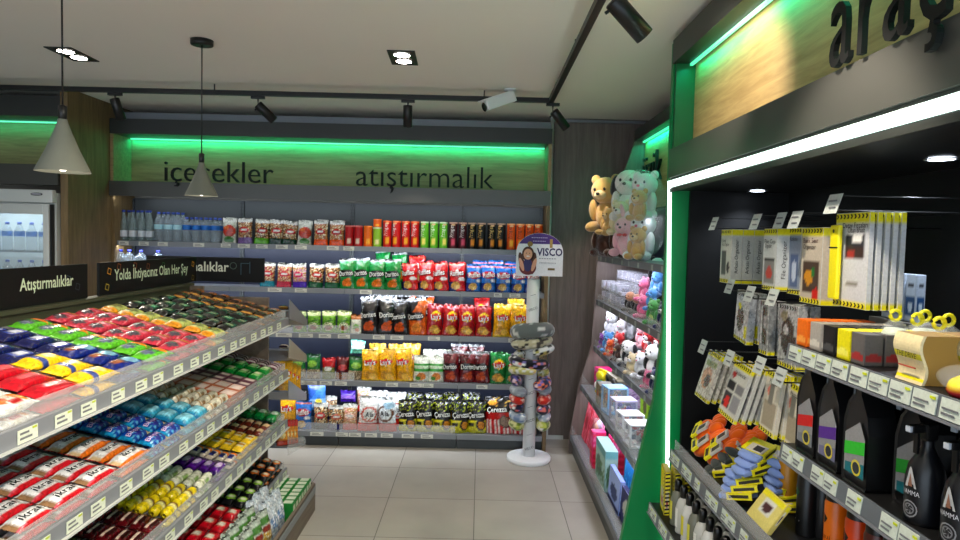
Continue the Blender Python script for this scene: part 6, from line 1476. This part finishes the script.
def wavy():
    o = empty('scented_carton'); n = 16; w, d, h = .095, .085, .115
    pts = []
    for i in range(n+1): z = h*i/n; pts.append((-d/2+.008*math.sin(PI*2*i/n), z))
    for i in range(n+1): z = h*(1-i/n); pts.append((d/2+.008*math.sin(PI*2*(1-i/n)), z))
    mb = MB(); mb.prism(pts[::-1], 'y', -w/2, w/2, S(170, 136, 72)); mb.build('carton_body', 'plastic', o)
    m2 = MB()
    for i in range(n):
        z0, z1 = h*i/n, h*(i+1)/n; x0_, x1_ = -d/2+.008*math.sin(PI*2*i/n)-.001, -d/2+.008*math.sin(PI*2*(i+1)/n)-.001
        c = YEL if i == 1 else S(226, 214, 60) if i in (8, 9) else S(226, 212, 172)
        m2.add([(x0_, -w/2-.001, z0), (x0_, w/2, z0), (x1_, w/2, z1), (x1_, -w/2-.001, z1)], [(0, 1, 2, 3)], c, smooth=False)
        m2.add([(x0_, -w/2-.001, z0), (x0_+.007, -w/2-.001, z0), (x1_+.007, -w/2-.001, z1), (x1_, -w/2-.001, z1)], [(0, 1, 2, 3)], S(230, 216, 176), smooth=False)
    m2.text('THE DRIVE', .018, (0, .060), S(60, 50, 20), X=T(-d/2-.008, 0, 0)@FACEX, width=.07); m2.box(-d/2-.006, -d/2-.003, -.03, .03, .036, .039, S(190, 90, 70))
    m2.build('front_label', 'card', o); return o
for i, px in enumerate((897, 918, 936, 953)):
    pass
ywav = at(897, 385, x=1.03).y
for i in range(4):
    put('wavy', wavy, (1.065+i*.092, ywav-.05, Z1), (0, 0, R(0)), f'cream and gold wavy sided scented carton, {ORD[i]} from the shelf edge', 'carton', 'cream wavy cartons on the upper right shelf')
q = at(943, 385, x=1.015)
o = empty('candy_tin_bag', (1.03+.0, at(940, 385, x=1.0).y-.02, Z1+.0), (0, R(0), 0))
tag(o, 'red and yellow round tin in a clear bag on the upper right shelf', 'tin')
o.location = (1.065, 1.385, Z1)
MB().lathe([(.001, 0), (.044, .002), (.046, .012), (.038, .026), (.001, .028)], lambda a, z: S(180, 24, 50) if z < .015 else YEL, n=20, caps=False, X=T(0, 0, .012)@RY(R(-20))).build('tin', 'plastic', o)
MB().ell((0, 0, .034), (.055, .085, .033)).build('clear_bag', 'wrap', o)

# second right shelf (z 1.178): black car care bottles
Z2 = CS[1][0]+.001
def oil_jug(c1, c2, tall=.27):
    def mk():
        o = empty('oil_bottle'); h = tall
        # body outline in the y-z plane, extruded along x with rounded edges
        pts = [(.052, 0), (.058, .01), (.058, h*.56), (.040, h*.74), (.018, h*.82), (.018, h*.90), (-.018, h*.90), (-.018, h*.84), (-.050, h*.66), (-.058, h*.5), (-.058, .01), (-.052, 0)]
        mb = MB(); n = len(pts)
        rings = [(-.034, .9), (-.038, 1), (.038, 1), (.034, .9)]
        vs = []
        for xx, k_ in rings:
            for a, b_ in pts: vs.append((xx, a*k_, .45*h+(b_-.45*h)*(.97 if k_ < 1 else 1)))
        fs = [tuple(range(n))[::-1], tuple(3*n+i for i in range(n))] + [(j*n+i, j*n+(i+1) % n, (j+1)*n+(i+1) % n, (j+1)*n+i) for j in range(3) for i in range(n)]
        mb.add(vs, fs, S(26, 26, 28), smooth=False); mb.build('jug_body', 'plastic', o)
        MB().lathe([(.022, h*.90), (.022, h), (.019, h+.004)], S(20, 20, 22), n=16).build('cap', 'plastic', o)
        lb = MB(); xl = -.0388
        lb.add([(xl, .046, .03), (xl, -.046, .03), (xl, -.046, .135), (xl, -.02, .178), (xl, .046, .135)], [(0, 1, 2, 3, 4)], S(150, 150, 152), smooth=False)
        lb.add([(xl-.0005, .046, .075), (xl-.0005, -.046, .095), (xl-.0005, -.046, .13), (xl-.0005, .046, .11)], [(0, 1, 2, 3)], c1, smooth=False)
        lb.add([(xl-.0006, .04, .03), (xl-.0006, -.046, .03), (xl-.0006, -.046, .07), (xl-.0006, .04, .055)], [(0, 1, 2, 3)], c2, smooth=False)
        lb.lathe([(.016, 0), (.022, 0)], S(214, 200, 70), n=16, caps=False, X=T(xl-.0012, -.012, .052)@FACEX)
        lb.lathe([(.001, 0), (.015, 0)], S(60, 62, 66), n=16, caps=False, X=T(xl-.0013, -.012, .052)@FACEX)
        lb.text('MOTO', .014, (-.0, .15), S(40, 40, 42), X=T(xl-.001, 0, 0)@FACEX, width=.03) if False else None
        lb.build('label', 'card', o)
        return o
    return mk
jug = [('jg_red', S(206, 40, 40), S(130, 134, 140), 'red', 806, 434), ('jg_pur', S(96, 50, 150), S(120, 120, 150), 'purple', 828, 449), ('jg_grn', S(60, 190, 60), S(20, 120, 130), 'green', 855, 468), ('jg_grn2', S(50, 160, 60), S(20, 110, 120), 'dimmer green', 889, 480)]
for (kd, c1, c2, nm, px, py) in jug:
    xx = 1.06; q = at(px, py-40, x=xx-.04)
    put(kd, oil_jug(c1, c2, .30), (xx+(.05 if kd == 'jg_grn2' else 0), q.y, Z2), (0, 0, 0), f'black oil bottle with {nm} label band on the second right shelf', 'oil bottle', 'black oil bottles on the second right shelf')
    put(kd, None, (xx+.10+(.05 if kd == 'jg_grn2' else 0), q.y, Z2), (0, 0, 0), f'black oil bottle standing behind the one with {nm} label', 'oil bottle', 'black oil bottles on the second right shelf')
def spray():
    o = empty('spray_bottle'); h = .23
    pr = [(.001, 0), (.040, 0), (.042, .01), (.042, .10), (.036, .135), (.020, .165), (.013, .18), (.013, .195)]
    MB().lathe(pr, S(20, 22, 30), n=18, caps=False).build('bottle_body', 'plastic', o)
    MB().box(-.016, .016, -.014, .014, .195, .235, S(24, 24, 26), b=.006).box(-.05, -.016, -.009, .009, .215, .233, S(24, 24, 26), b=.004).box(-.035, -.028, -.006, .006, .165, .214, S(24, 24, 26), b=.002).box(-.058, -.0505, -.007, .007, .217, .231, S(190, 196, 204), b=.002).build('trigger_head', 'plastic', o)
    m = MB()
    X = T(0, 0, 0)
    def fn(px, py): a = px/.043; return (-.0435*math.cos(a), -.0435*math.sin(a), py)
    def tri(pts, c): m.add([fn(a, b_) for a, b_ in pts], [tuple(range(len(pts)))], c, smooth=False)
    tri([(-.015, .085), (.015, .085), (.003, .13), (0, .135), (-.003, .13)], S(190, 190, 190)); tri([(-.006, .088), (.006, .088), (0, .12)], S(150, 110, 90))
    m.text('HAMMER'.replace('HAMMER', 'NAMMA'), .016, (0, .068), S(200, 200, 206), fn=lambda a, b_: fn(a, b_), width=.045)
    for r1, r2, c in ((.017, .020, S(150, 150, 154)), (.010, .013, S(130, 130, 134))):
        for i in range(14):
            a, a2 = 2*PI*i/14, 2*PI*(i+1)/14
            tri([(r1*math.cos(a), .035+r1*math.sin(a)), (r2*math.cos(a), .035+r2*math.sin(a)), (r2*math.cos(a2), .035+r2*math.sin(a2)), (r1*math.cos(a2), .035+r1*math.sin(a2))], c)
    for i in range(5):
        a = 2*PI*i/5; tri([(.004*math.cos(a+1.5), .035+.004*math.sin(a+1.5)), (.012*math.cos(a-.15), .035+.012*math.sin(a-.15)), (.012*math.cos(a+.15), .035+.012*math.sin(a+.15))], S(150, 150, 154))
    m.build('label', 'card', o); return o
for i, (px, py) in enumerate(((914, 480), (952, 505))):
    q = at(px, py-20, x=1.03); put('spray', spray, (1.06, q.y, Z2), (0, 0, R(12)), f'dark trigger spray bottle with silver wheel label, {["left", "right"][i]} one of the pair', 'spray bottle', 'dark trigger spray bottles')
q = at(925, 470, x=1.16)
for i in range(4): put('spray', spray, (1.17, q.y+.16-i*.1, Z2), (0, 0, R(12)), f'dark trigger spray bottle in the back row, {ORD[i]} from the left', 'spray bottle', 'dark trigger spray bottles')

# third right shelf (z .765): gloves, cloths, spray cans
Z3 = CS[2][0]+.001
def glove():
    o = empty('glove_pack'); og = S(246, 120, 24)
    mb = MB(); mb.ell((0, 0, .075), (.030, .052, .060), og)
    for j, (a, l) in enumerate(((-.030, .050), (-.010, .062), (.012, .060), (.032, .048))): mb.ell((-.006, a*1.15, .125+l*.25), (.020, .0165, l*.66), og)
    mb.ell((-.012, .048, .075), (.015, .014, .038), og, rot=RX(.5)); mb.build('glove', 'cloth', o)
    MB().box(-.033, -.022, -.052, .052, .03, .06, YEL, b=.002).box(-.0345, -.0332, -.04, .02, .038, .052, S(60, 60, 40)).box(-.034, -.024, -.05, .0, .061, .115, S(206, 200, 190), b=.002).box(-.0352, -.0342, -.042, -.012, .07, .105, S(70, 60, 56)).build('card_sleeve', 'card', o)
    return o
for i, (px, py, x, zo, rx) in enumerate(((692, 450, 1.065, 0, 20), (705, 460, 1.09, .0, 28), (712, 425, 1.13, .05, 30), (722, 440, 1.16, .03, 35), (694, 432, 1.10, .055, 50), (733, 430, 1.22, .05, 35))):
    q = at(px, py, x=x); put('glove', glove, (x, q.y, Z3+.012+zo), (R(rx*.5), R(46), R(-12)), ['orange glove pack lowest at the far end of the third right shelf', 'orange glove pack leaning second from the far end', 'orange glove pack in the middle of the glove heap', 'orange glove pack at the right of the glove heap', 'orange glove pack on top of the heap, tipped sideways', 'orange glove pack at the back of the heap'][i], 'glove pack', 'orange glove packs on the third right shelf', scale=(1.35, 1.2, 1.2))
def cloth(c):
    def mk():
        o = empty('cleaning_cloth_pack')
        mb = MB(); mb.box(-.065, .065, -.045, .045, .004, .024, c, b=.010).ell((-.055, 0, .016), (.022, .045, .016), c); mb.build('folded_cloth', 'cloth', o)
        MB().box(-.03, .072, -.052, -.046, 0, .028, YEL, b=.002).box(-.03, .072, -.052, .05, .0245, .028, YEL).box(-.02, .06, -.0535, -.0525, .008, .020, S(60, 56, 40)).box(-.028, .03, -.04, .03, .0285, .030, S(210, 206, 196)).box(-.02, .02, -.03, .005, .0302, .031, S(70, 70, 74)).build('card_sleeve', 'card', o)
        return o
    return mk
cb0 = S(140, 162, 212)
q = at(745, 470, x=1.12); NTH = ['lowest', 'second', 'third', 'fourth', 'fifth', 'sixth', 'topmost']
for i in range(7):
    put('cloth_b', cloth(cb0), (1.085+.012*i, q.y-.035+.012*(i % 4), Z3+.014+i*.030), (R(-10+i*3), R(-14), R(-40+i*13)), f'blue cleaning cloth with yellow sleeve, {NTH[i]} of the fanned pile', 'cleaning cloth', 'blue cloths piled on the third right shelf')
for i in range(6):
    put('cloth_b', None, (1.25, q.y-.10+.012*i, Z3+.014+i*.032), (R(8), R(-12), R(-30+i*16)), f'blue cleaning cloth in the rear pile, {NTH[i] if i < 5 else "topmost"} one', 'cleaning cloth', 'blue cloths piled on the third right shelf')
for i in range(4):
    put('cloth_g', cloth(S(70, 76, 74)), (1.13+.03*i, at(726, 440, x=1.15).y-.02, Z3+.014+i*.034), (R(10), R(-16), R(-30+i*14)), f'dark grey cleaning cloth between gloves and blue cloths, {["lowest", "second", "third", "topmost"][i]}', 'cleaning cloth', 'grey cloths on the third right shelf')
put('cardpk', carton(.18, .02, .13, S(220, 206, 120), A(S(222, 210, 130), ('rect', .25, .3, .75, .8, S(220, 220, 214)), ('ell', .5, .55, .18, .16, S(90, 50, 60)), ('band', .85, 1, YEL)), name='sponge_pack'), (1.075, at(755, 505, x=1.07).y-.02, Z3), (0, R(35), 0), 'yellow and white sponge pack lying below the cloth pile', 'sponge pack')
def can(c, cap, r=.036, h=.26, band=None, txt=''):
    def mk():
        o = empty('spray_can')
        MB().lathe([(.001, 0), (r, 0), (r, .006), (r, h*.80), (r*.9, h*.84)], lambda a, z: (band or c) if z > h*.62 and False else c, n=20, caps=False).build('can_body', 'plastic', o)
        MB().lathe([(r*.9, h*.84), (r*.86, h*.96), (r*.6, h), (.001, h)], cap, n=20, caps=False).build('cap', 'plastic', o)
        m = MB()
        def fn(px, py): a = px/(r*1.02); return (-r*1.03*math.cos(a), -r*1.03*math.sin(a), py)
        def quad(pts, cc): m.add([fn(*p_) for p_ in pts], [tuple(range(len(pts)))], cc, smooth=False)
        if band:
            quad([(-.02, h*.55), (0, h*.55), (.012, h*.62), (0, h*.66), (-.02, h*.70)], band)
        if txt: m.text(txt, .02, (0, h*.36), S(120, 30, 10), fn=fn, width=r*1.3)
        quad([(-.015, h*.2), (.015, h*.2), (.015, h*.215), (-.015, h*.215)], WHITE)
        m.build('label', 'card', o); return o
    return mk
CN = [('cn_gold', can(S(196, 140, 30), BLACK, r=.036, h=.26, band=BLACK), 783, 505, 1.25, 'gold and black spray can with black cap'), ('cn_black', can(S(24, 26, 28), BLACK, band=S(40, 90, 60)), 803, 505, 1.22, 'black spray can with green mark'),
      ('cn_blk2', can(S(34, 34, 36), S(20, 20, 20), band=S(120, 120, 122)), 819, 505, 1.27, 'plain black spray can left of the orange ones'), ('cn_or', can(S(240, 130, 24), S(30, 24, 20), band=BLACK, txt='liqui'), 831, 530, 1.20, 'bright orange spray can with black pointed mark'),
      ('cn_or2', can(S(232, 86, 20), S(36, 24, 20), band=BLACK, txt='liqui'), 852, 545, 1.19, 'deeper orange spray can right of the bright one'), ('cn_brn', can(S(110, 50, 40), S(30, 22, 20), band=WHITE), 872, 545, 1.19, 'brownish red spray can under the second shelf'), ('cn_lime', can(S(190, 190, 30), S(20, 20, 20), band=BLACK), 890, 555, 1.19, 'lime yellow spray can at the bottom right')]
for kd, mk, px, py, x, lb in CN:
    q = at(px, py-30, x=x-.02); put(kd, mk, (x, q.y, Z3), (0, 0, 0), lb, 'spray can', 'spray cans on the third right shelf')
    put(kd, mk, (x+.085, q.y, Z3), (0, 0, 0), lb+', the same kind standing behind it' if False else 'second row '+lb, 'spray can', 'spray cans on the third right shelf')
for i in range(4): put('cn_black', None, (1.19, at(890, 525, x=1.17).y-.09-.085*i, Z3), (0, 0, 0), f'black spray can at the dark near end, {ORD[i]} after the lime yellow one', 'spray can', 'spray cans on the third right shelf')

# fourth right shelf (z .44): striped card, bottles
Z4 = CS[3][0]+.001
hz_ = A(S(214, 204, 170), ('chev', .0, 1, 1, YEL), ('rect', 0, 0, .12, 1, YEL), ('rect', .88, 0, 1, 1, YEL), ('ell', .52, .72, .26, .16, S(232, 206, 60)), ('rect', .2, .1, .8, .5, S(206, 202, 190)), ('ell', .5, .25, .2, .1, S(190, 60, 50)))
def striped():
    o = carton(.13, .03, .225, S(190, 170, 60), hz_, name='air_freshener_card')()
    m = MB()
    for i in range(11):
        for s in (-1, 1):
            z = .006+i*.02; yb = s*.055
            m.add([(-.0175, yb+.006, z), (-.0175, yb-.006, z+.004), (-.0175, yb-.006, z+.013), (-.0175, yb+.006, z+.009)], [(0, 1, 2, 3)], BLACK, smooth=False)
            if s < 0: m.add([(-.012, -.0665, z), (.012, -.0665, z+.004), (.012, -.0665, z+.013), (-.012, -.0665, z+.009)], [(0, 1, 2, 3)], BLACK, smooth=False)
    m.ell((-.0, .02, .232), (.016, .03, .012), S(190, 30, 40)) if False else None
    m.build('hazard_stripes', 'card', o)
    return o
for i in range(4):
    put('striped', striped, (.985+.045*i, 3.30-.015*i, Z4), (0, 0, R(-8)), f'hazard bordered card at the far end of the lowest right shelf, {ORD[i]} from the front', 'card pack', 'hazard bordered cards on the lowest right shelf')
def wbottle(c, lab):
    def mk():
        o = empty('car_care_bottle')
        pr = [(.001, 0), (.034, 0), (.036, .006)] + [((.034 if i % 2 else .036), .01+.013*i) for i in range(10)] + [(.026, .155), (.014, .17)]
        MB().lathe(pr, c, n=18, caps=False).build('bottle_body', 'plastic', o)
        MB().lathe([(.018, .170), (.018, .215), (.012, .225)], BLACK, n=16).build('cap', 'plastic', o)
        m = MB(); 
        m.add([(-.037*math.cos(a), -.037*math.sin(a), z) for z in (.03, .06, .09, .12) for a in (-.5, -.17, .17, .5)], [(r_*4+i, r_*4+i+1, (r_+1)*4+i+1, (r_+1)*4+i) for r_ in range(3) for i in range(3)], lab, smooth=False)
        m.build('label', 'card', o); return o
    return mk
WBs = [('wb1', wbottle(S(120, 122, 110), S(210, 206, 80)), 688, 520, 'grey green bottle with yellow label'), ('wb2', wbottle(S(190, 190, 184), S(226, 226, 220)), 700, 530, 'whitish bottle with black cap'), ('wb3', wbottle(S(200, 200, 196), S(214, 204, 60)), 713, 540, 'white bottle with hazard striped label')]
yb = 3.14
for i in range(8):
    kd, mk, px, py, lb = WBs[i % 3]
    put(kd, mk, (1.0, yb-i*.088, Z4), (0, 0, 0), f'{lb} on the lowest right shelf, front row, {ORD[i]} from the far end', 'bottle', 'car care bottles on the lowest right shelf')
    put(kd, mk, (1.085, yb-i*.088, Z4), (0, 0, 0), f'{lb} on the lowest right shelf, back row, {ORD[i]} from the far end', 'bottle', 'car care bottles on the lowest right shelf')
